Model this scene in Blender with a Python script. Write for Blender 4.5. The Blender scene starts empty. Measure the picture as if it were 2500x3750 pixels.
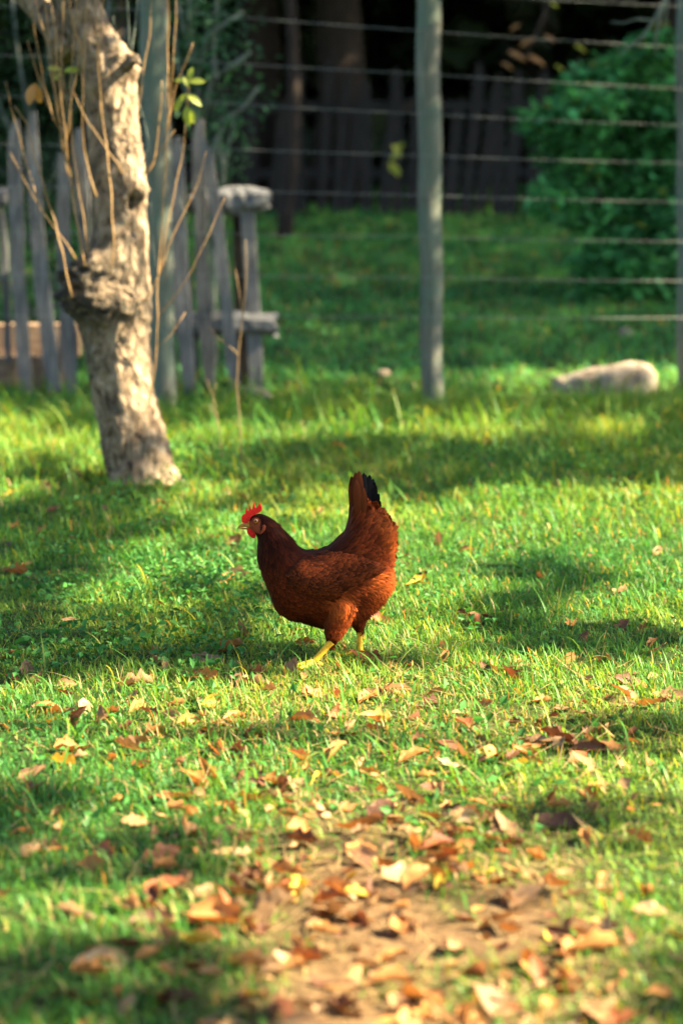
import bpy, math, random
import numpy as np
from mathutils import Vector, Matrix, noise

random.seed(7); rng = np.random.default_rng(7)
R = math.radians
sc = bpy.context.scene
COL = sc.collection

# ------------------------------------------------------------------ camera
CAM_H, PITCH, FPX, HEN_Y = 1.08, R(8.04), 8854.0, 5.283
cam = bpy.data.cameras.new('camera'); camo = bpy.data.objects.new('camera', cam); COL.objects.link(camo)
camo.location = (0, 0, CAM_H); camo.rotation_euler = (math.pi/2 - PITCH, 0, 0)
cam.sensor_fit = 'VERTICAL'; cam.sensor_height = 36.0; cam.sensor_width = 24.0; cam.lens = 85.0
cam.clip_start = 0.1; cam.clip_end = 400
cam.dof.use_dof = True; cam.dof.focus_distance = 5.34; cam.dof.aperture_fstop = 3.0
sc.camera = camo

# ------------------------------------------------------------------ sky, sun, exposure
SUN_EL, SUN_AZ = R(38), R(-4)          # azimuth: from the right, a little towards the viewer
S = np.array([math.cos(SUN_EL)*math.cos(SUN_AZ), math.cos(SUN_EL)*math.sin(SUN_AZ), math.sin(SUN_EL)])
w = bpy.data.worlds.new('World'); sc.world = w; w.use_nodes = True
nt = w.node_tree; bg = nt.nodes['Background']
sky = nt.nodes.new('ShaderNodeTexSky'); sky.sky_type = 'NISHITA'; sky.sun_disc = False
sky.sun_elevation = SUN_EL; sky.sun_rotation = math.pi/2 - SUN_AZ
nt.links.new(sky.outputs[0], bg.inputs[0]); bg.inputs[1].default_value = 0.05
sl = bpy.data.lights.new('sun', 'SUN'); sl.energy = 5.0; sl.angle = R(0.53); sl.color = (1.0, 0.84, 0.55)
so = bpy.data.objects.new('sun', sl); COL.objects.link(so)
so.rotation_euler = Vector(S).to_track_quat('Z', 'Y').to_euler()
sc.view_settings.view_transform = 'Standard'; sc.view_settings.look = 'None'
sc.view_settings.gamma = 1.0; sc.view_settings.use_curve_mapping = False
sc.view_settings.exposure = 3.3
sc.cycles.use_denoising = True
sc.cycles.max_bounces = 8; sc.cycles.transparent_max_bounces = 8

# ------------------------------------------------------------------ geometry of the place
_c, _s = math.cos(PITCH), math.sin(PITCH)
def ray(px, py):
    dx, dy = (px-1250)/FPX, -(py-1875)/FPX
    return Vector((dx, _c + dy*_s, -_s + dy*_c))
def P(px, py, Y):
    d = ray(px, py); t = Y/d.y
    return Vector((d.x*t, Y, CAM_H + d.z*t))
def sstep(a, b, x):
    t = np.clip((x-a)/(b-a), 0, 1); return t*t*(3-2*t)
def terrain(x, y):
    x = np.asarray(x, float); y = np.asarray(y, float)
    h = 0.088*np.where(y > 11.0, np.sqrt((np.maximum(y-11.0, 0))**2 + 0.6) - 0.775, 0)
    h = h*np.where(y > 30, 30/np.maximum(y, 30), 1)
    near = 0.004*np.sin(3.1*x+1.3*y)+0.004*np.sin(5.3*y-2.1*x+1)+0.004*np.sin(9.7*x+7.1*y)
    near = near*(1-np.exp(-(((x+0.03)/0.5)**2+((y-HEN_Y)/0.5)**2)))
    return h + near*sstep(60, 30, np.abs(y)+np.abs(x))
def T(x, y): return float(terrain(x, y))
def G(px, py):
    d = ray(px, py); t = 1.0
    for _ in range(60):
        p = Vector((0, 0, CAM_H)) + d*t
        gap = p.z - T(p.x, p.y)
        t += gap/(abs(d.z)+0.12)*0.8
    p = Vector((0, 0, CAM_H)) + d*t
    return Vector((p.x, p.y, T(p.x, p.y)))

# value noise in numpy (world metres), used for lawns, bare earth and crown gaps
_perm = rng.permutation(512); _val = rng.random(512)
def vnoise(x, y):
    xi = np.floor(x).astype(int); yi = np.floor(y).astype(int); fx = x-xi; fy = y-yi
    fx = fx*fx*(3-2*fx); fy = fy*fy*(3-2*fy)
    def h(a, b): return _val[(_perm[a & 511] + b*57) & 511]
    return (h(xi, yi)*(1-fx)+h(xi+1, yi)*fx)*(1-fy)+(h(xi, yi+1)*(1-fx)+h(xi+1, yi+1)*fx)*fy
def fnoise(x, y): return 0.55*vnoise(x, y)+0.3*vnoise(x*2.1+7, y*2.1+3)+0.15*vnoise(x*4.3+1, y*4.3+9)

# ------------------------------------------------------------------ mesh helpers
BASE = {}
def tag(o, label=None, cat=None, group=None, kind=None):
    if label: o['label'] = label
    if cat: o['category'] = cat
    if group: o['group'] = group
    if kind: o['kind'] = kind
    return o
def thing(name, loc, label, cat, group=None):
    o = bpy.data.objects.new(name, None); COL.objects.link(o); o.location = loc; o.empty_display_size = 0.1
    BASE[o.name] = Vector(loc)
    return tag(o, label, cat, group)

class MB:
    def __init__(self): self.v = []; self.f = []; self.c = []; self.n = 0
    def add(self, verts, faces, cols=None):
        verts = np.asarray(verts, float).reshape(-1, 3)
        for f in faces: self.f.append(tuple(i+self.n for i in f))
        self.v.append(verts); self.n += len(verts)
        self.c.append(np.ones((len(verts), 3))*0.5 if cols is None else np.broadcast_to(np.asarray(cols, float), (len(verts), 3)))
    def tube(self, pts, radii, seg=8, col=None, rough=0.0, cap=True):
        pts = [Vector(p) for p in pts]; n = len(pts); V = []
        up = Vector((0.31, 0.87, 0.2)); t0 = (pts[1]-pts[0]).normalized()
        a = (up - t0*up.dot(t0)).normalized()
        for i, p in enumerate(pts):
            t = (pts[min(i+1, n-1)]-pts[max(i-1, 0)]).normalized()
            a = (a - t*a.dot(t)).normalized(); b = t.cross(a)
            for k in range(seg):
                th = 2*math.pi*k/seg; r = radii[i]
                if rough: r *= 1+rough*(noise.noise(Vector((p.x*9+math.cos(th)*1.5, p.y*9+math.sin(th)*1.5, p.z*9))))
                V.append(p + a*(math.cos(th)*r) + b*(math.sin(th)*r))
        F = [(i*seg+k, i*seg+(k+1) % seg, (i+1)*seg+(k+1) % seg, (i+1)*seg+k) for i in range(n-1) for k in range(seg)]
        if cap:
            F.append(tuple(range(seg-1, -1, -1))); F.append(tuple((n-1)*seg+k for k in range(seg)))
        self.add([tuple(v) for v in V], F, col)
    def mesh(self, name, base=(0, 0, 0), smooth=True):
        V = np.concatenate(self.v) - np.asarray(base)
        return np_mesh(name, V, self.f, np.concatenate(self.c), smooth)
def np_mesh(name, V, faces, C=None, smooth=True):
    me = bpy.data.meshes.new(name)
    V = np.asarray(V, np.float32)
    me.vertices.add(len(V)); me.vertices.foreach_set('co', V.ravel())
    if isinstance(faces, np.ndarray):
        n, k = faces.shape; flat = faces.ravel(); tot = np.full(n, k)
    else:
        tot = np.array([len(f) for f in faces]); n = len(tot)
        flat = np.fromiter((i for f in faces for i in f), int)
    me.loops.add(len(flat)); me.loops.foreach_set('vertex_index', flat.astype(np.int32))
    st = np.concatenate([[0], np.cumsum(tot)[:-1]]).astype(np.int32)
    me.polygons.add(n); me.polygons.foreach_set('loop_start', st)
    me.polygons.foreach_set('use_smooth', np.full(n, smooth))
    if C is not None:
        a = me.color_attributes.new('Col', 'FLOAT_COLOR', 'POINT')
        a.data.foreach_set('color', np.concatenate([C, np.ones((len(C), 1))], 1).astype(np.float32).ravel())
    me.update(calc_edges=True); me.validate()
    return me
def link(name, me, mat, parent=None, kind=None, label=None):
    o = bpy.data.objects.new(name, me); COL.objects.link(o)
    if mat: me.materials.append(mat)
    if parent is not None:
        o.parent = parent; BASE[o.name] = BASE[parent.name]
    if kind: o['kind'] = kind
    if label: o['label'] = label
    return o
def part(name, mb, mat, parent, smooth=True, kind=None, label=None):
    return link(name, mb.mesh(name, BASE[parent.name], smooth), mat, parent, kind, label)

# ------------------------------------------------------------------ materials
def new_mat(name):
    m = bpy.data.materials.new(name); m.use_nodes = True
    return m, m.node_tree, m.node_tree.nodes['Principled BSDF'], m.node_tree.nodes['Material Output']
def N(nt, typ, **kw):
    n = nt.nodes.new(typ)
    for k, v in kw.items(): setattr(n, k, v)
    return n
def coords(nt, scale=(1, 1, 1), src='Object'):
    tc = N(nt, 'ShaderNodeTexCoord'); mp = N(nt, 'ShaderNodeMapping'); mp.inputs['Scale'].default_value = scale
    nt.links.new(tc.outputs[src], mp.inputs[0]); return mp.outputs[0]
def noise_tex(nt, vec, scale, detail=4, rough=0.6, dist=0.0):
    n = N(nt, 'ShaderNodeTexNoise'); n.inputs['Scale'].default_value = scale; n.inputs['Detail'].default_value = detail
    n.inputs['Roughness'].default_value = rough; n.inputs['Distortion'].default_value = dist
    nt.links.new(vec, n.inputs['Vector']); return n.outputs['Fac']
def ramp(nt, fac, stops):
    r = N(nt, 'ShaderNodeValToRGB'); el = r.color_ramp.elements
    while len(el) < len(stops): el.new(0.5)
    for e, (p, c) in zip(el, stops): e.position = p; e.color = (*c, 1)
    nt.links.new(fac, r.inputs[0]); return r.outputs[0]
def mixc(nt, fac, a, b, mode='MIX'):
    m = N(nt, 'ShaderNodeMix', data_type='RGBA', blend_type=mode)
    for s_, v in ((m.inputs[0], fac), (m.inputs[6], a), (m.inputs[7], b)):
        if isinstance(v, (int, float)): s_.default_value = v
        elif isinstance(v, tuple): s_.default_value = (*v, 1)
        else: nt.links.new(v, s_)
    return m.outputs[2]
def bump(nt, b, h, strength, dist=0.01):
    n = N(nt, 'ShaderNodeBump'); n.inputs['Strength'].default_value = strength; n.inputs['Distance'].default_value = dist
    nt.links.new(h, n.inputs['Height']); nt.links.new(n.outputs[0], b.inputs['Normal'])
def attr(nt, name='Col'):
    a = N(nt, 'ShaderNodeAttribute'); a.attribute_name = name; return a.outputs['Color']
def leafy(name, color=None, trans=0.35, rough=0.5, spec=0.4, tint=(1.1, 1.15, 0.6), vary=0.0, spots=None, veins=False):
    """thin leaf: reflects and lets light through; colour from the Col attribute unless given"""
    m, nt, b, out = new_mat(name)
    c = attr(nt) if color is None else mixc(nt, 0.0, color, color)
    if vary:
        oi = N(nt, 'ShaderNodeObjectInfo'); hs = N(nt, 'ShaderNodeHueSaturation')
        mr = N(nt, 'ShaderNodeMapRange'); mr.inputs[3].default_value = 1-vary; mr.inputs[4].default_value = 1+vary
        nt.links.new(oi.outputs['Random'], mr.inputs[0]); nt.links.new(mr.outputs[0], hs.inputs['Value']); nt.links.new(c, hs.inputs['Color']); c = hs.outputs[0]
    if spots:
        v = coords(nt, (1, 1, 1)); f = noise_tex(nt, v, spots[0], 5, 0.65)
        c = mixc(nt, ramp(nt, f, [(spots[1], (0, 0, 0)), (spots[1]+0.16, (1, 1, 1))]), c, mixc(nt, 1.0, c, spots[2], 'MULTIPLY'))
    if veins:
        sx = N(nt, 'ShaderNodeSeparateXYZ'); nt.links.new(coords(nt), sx.inputs[0])
        def mth(op, a_, b_=None):
            n_ = N(nt, 'ShaderNodeMath', operation=op)
            for i_, v_ in enumerate((a_, b_)):
                if v_ is None: continue
                if isinstance(v_, (int, float)): n_.inputs[i_].default_value = v_
                else: nt.links.new(v_, n_.inputs[i_])
            return n_.outputs[0]
        ab = mth('ABSOLUTE', sx.outputs['Y']); ph = mth('SUBTRACT', sx.outputs['X'], mth('MULTIPLY', ab, 0.8))
        sv = mth('POWER', mth('ABSOLUTE', mth('SINE', mth('MULTIPLY', ph, 26.0))), 9.0)
        mid = mth('LESS_THAN', ab, 0.018); vv = mth('MAXIMUM', mid, mth('SUBTRACT', 1.0, mth('MINIMUM', mth('MULTIPLY', mth('ABSOLUTE', mth('SINE', mth('MULTIPLY', ph, 26.0))), 5.0), 1.0)))
        c = mixc(nt, mth('MULTIPLY', vv, 0.45), c, mixc(nt, 1.0, c, (1.7, 1.6, 1.5), 'MULTIPLY')); bump(nt, b, vv, 0.5, 0.002)
    nt.links.new(c, b.inputs['Base Color']); b.inputs['Roughness'].default_value = rough
    b.inputs['Specular IOR Level'].default_value = spec
    if trans:
        t = N(nt, 'ShaderNodeBsdfTranslucent'); nt.links.new(mixc(nt, 1.0, c, tint, 'MULTIPLY'), t.inputs[0])
        mx = N(nt, 'ShaderNodeMixShader'); mx.inputs[0].default_value = trans
        nt.links.new(b.outputs[0], mx.inputs[1]); nt.links.new(t.outputs[0], mx.inputs[2]); nt.links.new(mx.outputs[0], out.inputs[0])
    return m
def wood(name, dark, light, scale=(14, 14, 1.2), rough=0.85, bs=0.5, moss=None):
    m, nt, b, out = new_mat(name)
    v = coords(nt, scale); f = noise_tex(nt, v, 5, 6, 0.65, 0.6)
    c = ramp(nt, f, [(0.30, dark), (0.52, tuple((a+b_)/2 for a, b_ in zip(dark, light))), (0.70, light)])
    if moss:
        f2 = noise_tex(nt, coords(nt), 4.5, 5, 0.7); c = mixc(nt, ramp(nt, f2, [(0.45, (0, 0, 0)), (0.62, (1, 1, 1))]), c, moss)
    nt.links.new(c, b.inputs['Base Color']); b.inputs['Roughness'].default_value = rough
    b.inputs['Specular IOR Level'].default_value = 0.2
    bump(nt, b, f, bs, 0.006); return m

M = {}
M['grass'] = leafy('grass_blades', trans=0.38, rough=0.45, spec=0.16, tint=(2.3, 1.55, 0.6))
M['leaf_green'] = leafy('green_leaves', trans=0.3, rough=0.6, spec=0.2)
M['crown'] = leafy('crown_leaves', trans=0.25, rough=0.5)
M['shoot_leaf'] = leafy('young_leaves', (0.30, 0.36, 0.05), trans=0.45, tint=(1, 1, 0.6))
M['grey_wood'] = wood('weathered_grey_wood', (0.045, 0.045, 0.048), (0.20, 0.20, 0.205))
M['brown_timber'] = wood('brown_timber', (0.12, 0.075, 0.05), (0.36, 0.25, 0.17), (1.5, 14, 14))
M['post_wood'] = wood('round_post_wood', (0.055, 0.055, 0.042), (0.20, 0.20, 0.165), (10, 10, 1.0), moss=(0.095, 0.13, 0.10))
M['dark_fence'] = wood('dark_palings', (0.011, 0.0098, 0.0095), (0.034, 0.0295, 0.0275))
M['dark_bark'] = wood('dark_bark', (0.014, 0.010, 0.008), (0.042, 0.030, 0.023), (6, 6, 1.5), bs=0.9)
M['shoot'] = wood('shoot_bark', (0.15, 0.085, 0.034), (0.35, 0.22, 0.095), (30, 30, 6), 0.55, 0.2)
M['sapling'] = wood('sapling_bark', (0.09, 0.06, 0.03), (0.22, 0.15, 0.075), (30, 30, 6), 0.7, 0.3)
M['twig_grey'] = wood('lichen_twig', (0.07, 0.08, 0.065), (0.19, 0.22, 0.185), (20, 20, 8), 0.9, 0.4)
# bark of the leaning tree
m, nt, b, out = new_mat('pale_scaly_bark'); M['bark'] = m
v = coords(nt, (1, 1, 0.55)); vo = N(nt, 'ShaderNodeTexVoronoi'); vo.inputs['Scale'].default_value = 30; nt.links.new(v, vo.inputs['Vector'])
n1 = noise_tex(nt, v, 26, 8, 0.7, 0.8); n2 = noise_tex(nt, coords(nt), 7, 5, 0.65); n3 = noise_tex(nt, v, 60, 6, 0.7)
c = ramp(nt, n1, [(0.37, (0.028, 0.021, 0.016)), (0.44, (0.15, 0.102, 0.064)), (0.55, (0.29, 0.212, 0.140)), (0.74, (0.41, 0.325, 0.222))])
c = mixc(nt, ramp(nt, n2, [(0.50, (0, 0, 0)), (0.66, (0.75, 0.75, 0.75))]), c, (0.055, 0.05, 0.038))
c = mixc(nt, ramp(nt, n3, [(0.60, (0, 0, 0)), (0.66, (0.6, 0.6, 0.6))]), c, (0.24, 0.29, 0.24))
crust_hole_shade = N(nt, 'ShaderNodeMath', operation='MULTIPLY'); nt.links.new(attr(nt), crust_hole_shade.inputs[0])
nt.links.new(ramp(nt, noise_tex(nt, coords(nt), 34, 6, 0.7), [(0.36, (0.1, 0.1, 0.1)), (0.50, (1, 1, 1))]), crust_hole_shade.inputs[1])
c = mixc(nt, crust_hole_shade.outputs[0], c, (0.035, 0.030, 0.022))  # dark burl bark, and the knot hole's shade painted in
nt.links.new(c, b.inputs['Base Color']); b.inputs['Roughness'].default_value = 0.9; b.inputs['Specular IOR Level'].default_value = 0.2
ad = N(nt, 'ShaderNodeMath', operation='ADD'); nt.links.new(n1, ad.inputs[0]); nt.links.new(vo.outputs['Distance'], ad.inputs[1])
bump(nt, b, ad.outputs[0], 1.0, 0.022)
# wire, stone, earth
m, nt, b, out = new_mat('galvanised_wire'); M['wire'] = m
b.inputs['Base Color'].default_value = (0.18, 0.19, 0.185, 1); b.inputs['Metallic'].default_value = 0.3; b.inputs['Roughness'].default_value = 0.5
m, nt, b, out = new_mat('pale_stone'); M['stone'] = m
f = noise_tex(nt, coords(nt), 9, 8, 0.7); c = ramp(nt, f, [(0.36, (0.07, 0.05, 0.035)), (0.5, (0.25, 0.195, 0.14)), (0.68, (0.38, 0.31, 0.23))])
nt.links.new(c, b.inputs['Base Color']); b.inputs['Roughness'].default_value = 0.9; bump(nt, b, f, 0.6, 0.02)
m, nt, b, out = new_mat('lawn_earth'); M['ground'] = m
v = coords(nt); f = noise_tex(nt, v, 40, 8, 0.7); g = noise_tex(nt, v, 3, 5, 0.6)
soil = ramp(nt, f, [(0.3, (0.045, 0.027, 0.013)), (0.5, (0.125, 0.075, 0.036)), (0.72, (0.23, 0.15, 0.075))])
turf = ramp(nt, f, [(0.3, (0.014, 0.024, 0.007)), (0.55, (0.030, 0.055, 0.012)), (0.75, (0.09, 0.085, 0.03))])
c = mixc(nt, attr(nt), turf, soil); nt.links.new(c, b.inputs['Base Color']); b.inputs['Roughness'].default_value = 0.95
b.inputs['Specular IOR Level'].default_value = 0.1; bump(nt, b, f, 0.9, 0.02)

# ------------------------------------------------------------------ ground
def bare(x, y):
    """how worn the lawn is: a trodden strip running towards the viewer"""
    cx = 0.085 + 0.05*np.sin(y*2.3) + 0.02*(y-3.5); wd = 0.27 - 0.04*np.clip(y-3.4, 0, 2)
    a = np.exp(-((x-cx)/wd)**4)*sstep(4.35, 3.5, y)*0.95
    n = fnoise(x*5+3, y*2.6+8)
    a = a*np.clip(-0.45+2.6*n, 0, 1.15)
    spot = 0.45*np.exp(-(((x-0.1)/0.45)**2+((y-4.75)/0.30)**2))*np.clip(n*2-0.55, 0, 1)
    return np.clip(a+spot, 0, 1)
gx = np.unique(np.concatenate([np.linspace(-160, -6, 12), np.linspace(-6, -1.2, 30), np.linspace(-1.2, 1.2, 97), np.linspace(1.2, 6, 30), np.linspace(6, 160, 12)]).round(4))
gy = np.unique(np.concatenate([np.linspace(-120, 2, 12), np.linspace(2, 6, 130), np.linspace(6, 32, 160), np.linspace(32, 300, 14)]).round(4))
X, Y = np.meshgrid(gx, gy); Z = terrain(X, Y)
nx, ny = len(gx), len(gy); idx = np.arange(nx*ny).reshape(ny, nx)
F = np.stack([idx[:-1, :-1], idx[:-1, 1:], idx[1:, 1:], idx[1:, :-1]], -1).reshape(-1, 4)
bb = bare(X, Y).ravel()[:, None]*np.ones((1, 3))
ground = link('ground', np_mesh('ground', np.stack([X, Y, Z], -1).reshape(-1, 3), F, bb), M['ground'])
tag(ground, 'grassy ground with a worn strip of bare brown earth in front', 'ground', kind='structure')

# ------------------------------------------------------------------ grass
def ribbons(name, x, y, z, length, width, az, bend, lean, col, mat, tipcol=None, seg=3):
    """arched blades, seg quads each with a pointed last one; all arrays of n"""
    n = len(x); V = np.zeros((n, 2*seg+1, 3)); C = np.zeros((n, 2*seg+1, 3))
    d = np.stack([np.cos(az), np.sin(az), np.zeros(n)], -1); sd = np.stack([-np.sin(az), np.cos(az), np.zeros(n)], -1)
    pos = np.stack([x, y, z-0.004], -1); ang = lean.copy()
    for i in range(seg+1):
        t = i/seg; hw = width*0.5*(1-0.55*t**1.6)
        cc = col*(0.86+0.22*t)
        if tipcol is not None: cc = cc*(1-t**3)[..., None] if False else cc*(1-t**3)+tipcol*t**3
        if i < seg:
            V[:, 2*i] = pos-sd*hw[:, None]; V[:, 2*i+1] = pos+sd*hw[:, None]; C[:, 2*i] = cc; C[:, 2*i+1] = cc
        else: V[:, 2*i] = pos; C[:, 2*i] = cc
        step = (length/seg)[:, None]
        pos = pos + step*(np.cos(ang)[:, None]*np.array([0, 0, 1]) + np.sin(ang)[:, None]*d); ang = ang + bend/seg
    q = np.array([[2*i, 2*i+1, 2*i+3, 2*i+2] for i in range(seg-1)])
    b0 = (np.arange(n)*(2*seg+1))[:, None]
    quads = (b0[:, :, None] + q[None]).reshape(-1, 4)
    tris = b0 + np.array([[2*seg-2, 2*seg-1, 2*seg]])
    flat = np.concatenate([quads.ravel(), tris.ravel()]); tot = np.concatenate([np.full(len(quads), 4), np.full(n, 3)])
    me = bpy.data.meshes.new(name); Vf = V.reshape(-1, 3).astype(np.float32)
    me.vertices.add(len(Vf)); me.vertices.foreach_set('co', Vf.ravel())
    me.loops.add(len(flat)); me.loops.foreach_set('vertex_index', flat.astype(np.int32))
    me.polygons.add(len(tot)); me.polygons.foreach_set('loop_start', np.concatenate([[0], np.cumsum(tot)[:-1]]).astype(np.int32))
    me.polygons.foreach_set('use_smooth', np.ones(len(tot), bool))
    a = me.color_attributes.new('Col', 'FLOAT_COLOR', 'POINT')
    a.data.foreach_set('color', np.concatenate([C.reshape(-1, 3), np.ones((len(Vf), 1))], 1).astype(np.float32).ravel())
    me.update(calc_edges=True)
    return link(name, me, mat)
def scatter(n, y0, y1, margin):
    y = rng.uniform(y0, y1, int(n*1.0)); half = 0.141*y+margin
    hm = 0.141*y1+margin; keep = rng.random(len(y)) < half/hm
    y = y[keep]; x = rng.uniform(-1, 1, len(y))*(0.141*y+margin); return x, y
xs, ys, Ls, Ws = [], [], [], []
for n, y0, y1, mg, L0, L1, w0, w1 in ((62000, 2.55, 4.5, 0.35, 0.016, 0.050, 0.0018, 0.0038), (112000, 4.5, 7.0, 0.4, 0.016, 0.050, 0.0018, 0.0038),
                                      (105000, 7.0, 11.5, 0.5, 0.03, 0.075, 0.0025, 0.005), (110000, 11.5, 22.0, 0.8, 0.04, 0.10, 0.005, 0.010)):
    x, y = scatter(n, y0, y1, mg); k = rng.random(len(x)) > bare(x, y)*1.02
    x, y = x[k], y[k]
    xs.append(x); ys.append(y); Ls.append(rng.uniform(L0, L1, len(x))*(0.35+1.3*fnoise(x*5.2, y*3.4)**1.2)); Ws.append(rng.uniform(w0, w1, len(x)))
x = np.concatenate(xs); y = np.concatenate(ys); L = np.concatenate(Ls); W = np.concatenate(Ws); n = len(x)
# taller growth along the fence line and round the tree foot
tall = np.exp(-((y-10.9)/0.55)**2)*0.5 + 0.7*np.exp(-(((x+0.80)/0.30)**2+((y-8.5)/0.3)**2)) + 0.8*sstep(-0.4, -1.0, x)*np.exp(-((y-9.6)/1.3)**2)
L *= 1+1.25*tall*rng.random(n)**1.5
g0, g1, g2, g3 = np.array([0.030, 0.125, 0.028]), np.array([0.066, 0.190, 0.027]), np.array([0.170, 0.255, 0.036]), np.array([0.34, 0.25, 0.10])
pt = np.clip(fnoise(x*1.7+11, y*0.9+5)*1.5-0.24+rng.normal(0, 0.24, n), 0, 1)[:, None]
col = np.where(pt < 0.5, g0+(g1-g0)*pt*2, g1+(g2-g1)*(pt*2-1))
dry = rng.random(n) < 0.06+0.30*bare(x, y)+0.12*np.exp(-(((x+0.05)/0.5)**2+((y-4.8)/0.4)**2))+0.10*np.exp(-((y-16.3)/1.0)**2)*(x < 1.2)
farm = (sstep(10.5, 12.5, y)*0.85)[:, None]; col = col*(1-farm)+np.array([0.060, 0.255, 0.078])*farm
col[dry] = g3*rng.uniform(0.7, 1.15, (dry.sum(), 1)); col *= rng.uniform(0.8, 1.2, (n, 1))
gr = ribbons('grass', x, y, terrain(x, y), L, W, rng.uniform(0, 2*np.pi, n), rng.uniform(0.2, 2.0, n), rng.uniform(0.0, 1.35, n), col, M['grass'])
tag(gr, 'short green lawn grass with dry straw mixed in', 'grass', kind='stuff')
# longer single blades
x, y = scatter(3400, 3.6, 12.0, 0.3); x2, y2 = scatter(1500, 9.2, 11.6, 0.5); x = np.concatenate([x, x2, rng.normal(-0.75, 0.25, 260)]); y = np.concatenate([y, y2, rng.normal(8.45, 0.15, 260)]); k = rng.random(len(x)) > bare(x, y)*1.1; x, y = x[k], y[k]; n = len(x)
far = sstep(6.5, 10.5, y)
col = np.where(rng.random((n, 1)) < 0.75, np.array([0.065, 0.185, 0.03]), np.array([0.18, 0.25, 0.05]))*rng.uniform(0.8, 1.2, (n, 1))
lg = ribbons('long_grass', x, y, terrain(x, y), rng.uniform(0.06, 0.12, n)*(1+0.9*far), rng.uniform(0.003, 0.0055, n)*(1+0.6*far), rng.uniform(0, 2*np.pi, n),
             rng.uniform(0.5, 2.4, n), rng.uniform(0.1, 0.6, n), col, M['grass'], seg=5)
tag(lg, 'longer arching grass blades standing above the lawn', 'grass', kind='stuff')

x = rng.normal(0.1, 0.4, 1500); y = rng.uniform(2.8, 5.4, 1500); n = len(x)
st = ribbons('dry_straw', x, y, terrain(x, y)+rng.uniform(0.004, 0.02, n), rng.uniform(0.03, 0.10, n), rng.uniform(0.0016, 0.003, n), rng.uniform(0, 2*np.pi, n), rng.uniform(-0.3, 0.5, n), rng.uniform(1.2, 1.6, n), np.array([0.34, 0.25, 0.12])*rng.uniform(0.6, 1.2, (n, 1)), M['grass'], seg=3)
tag(st, 'loose dry straw lying on the worn strip and lawn', 'straw', kind='stuff')
# leaf clouds: many leaf-shaped pieces of 4 triangles in one mesh
def leaf_cloud(pts, size, col, flat=0.35, wid=0.45):
    n = len(pts); size = np.broadcast_to(size, n)
    d = rng.normal(size=(n, 3)); d[:, 2] *= 0.6; d /= np.linalg.norm(d, axis=1)[:, None]
    u = rng.normal(size=(n, 3)); u[:, 2] += flat*3; u -= d*(u*d).sum(1)[:, None]; u /= np.linalg.norm(u, axis=1)[:, None]
    sd = np.cross(d, u); s = size[:, None]
    mid = pts + d*s*0.45
    V = np.stack([pts, mid+sd*s*wid+u*s*0.10, pts+d*s-u*s*0.10, mid-sd*s*wid+u*s*0.10, mid-u*s*0.03], 1).reshape(-1, 3)
    b0 = (np.arange(n)*5)[:, None, None]
    F = (b0+np.array([[0, 1, 4], [1, 2, 4], [2, 3, 4], [3, 0, 4]])[None]).reshape(-1, 3)
    return V, F, np.repeat(col, 5, 0)
# low broad-leaved weeds in the lawn
x, y = scatter(52000, 3.8, 9.5, 0.3)
k = rng.random(len(x)) < 0.95*np.clip(sstep(-0.05, -0.35, x)*np.exp(-((y-6.3)/1.4)**2)+0.35*np.exp(-((y-9.0)/0.8)**2)+0.25, 0, 1)*np.clip(fnoise(x*4, y*2.6)*3.2-1.15, 0, 1)*(1-bare(x, y))
x, y = x[k], y[k]; n = len(x)
p = np.stack([x, y, terrain(x, y)+rng.uniform(0.008, 0.038, n)], -1)
V, F, C = leaf_cloud(p, rng.uniform(0.012, 0.028, n), np.array([0.040, 0.145, 0.028])*rng.uniform(0.6, 1.4, (n, 1)), 0.6, 0.30)
wd = link('ground_cover', np_mesh('ground_cover', V, F, C, False), M['leaf_green'])
tag(wd, 'low broad-leaved green weeds growing through the lawn', 'weeds', kind='stuff')

# ------------------------------------------------------------------ trees beside the picture whose crowns give the dappled shade
LIT = [  # centre x, y, half x, half y, share of sun let through
    (0.75, 7.35, 0.9, 0.70, 1.6), (-0.05, 7.9, 0.35, 0.75, 0.80), (-0.95, 8.9, 0.75, 1.2, 0.84), (-1.85, 8.47, 1.3, 0.30, 1.1),
    (0.0, 9.85, 0.85, 0.36, 0.85), (0.50, 5.05, 0.40, 0.25, 0.75), (1.18, 11.95, 0.62, 0.42, 2.6),
    (-0.155, 5.245, 0.10, 0.10, 1.6), (-2.15, 11.85, 0.5, 0.22, 1.1), (0.65, 6.1, 0.35, 0.3, 0.42)]
DARK = [(0.98, 8.95, 1.12, 0.66, 1.3), (-0.52, 5.285, 0.31, 0.17, 1.4), (0.62, 5.48, 0.55, 0.20, 0.85), (0.55, 4.60, 0.3, 0.08, 0.7), (-0.08, 4.60, 0.12, 0.12, 0.6), (-0.40, 3.08, 0.22, 0.17, 0.85), (0.45, 3.12, 0.17, 0.26, 0.9), (-0.45, 6.2, 0.5, 0.6, 0.35), (-0.5, 3.62, 0.15, 0.10, 0.6), (0.0, 2.98, 0.6, 0.11, 0.75), (0.12, 3.52, 0.26, 0.05, 0.75), (0.3, 3.95, 0.2, 0.05, 0.7), (-0.2, 3.85, 0.2, 0.05, 0.5), (0.05, 3.24, 0.3, 0.05, 0.6)]
def litshare(x, y):
    p = np.where(y < 10.3, 0.29+0.62*sstep(5.12, 4.9, y), -1.0)*np.ones_like(x)
    bump_ = lambda a: np.exp(-(np.abs((x-a[0])/a[2])**3+np.abs((y-a[1])/a[3])**3))
    for a in LIT: k = bump_(a); p = p*(1-k)+a[4]*k
    for a in DARK: k = np.clip(bump_(a)*a[4], 0, 1); p = p*(1-k)-(0.9*k if a[4] >= 1 else 0)
    return p
SHADERS = [(10.2, 3.4), (10.6, 8.2), (11.0, 13.6), (10.8, 19.4)]
n = 260000
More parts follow.
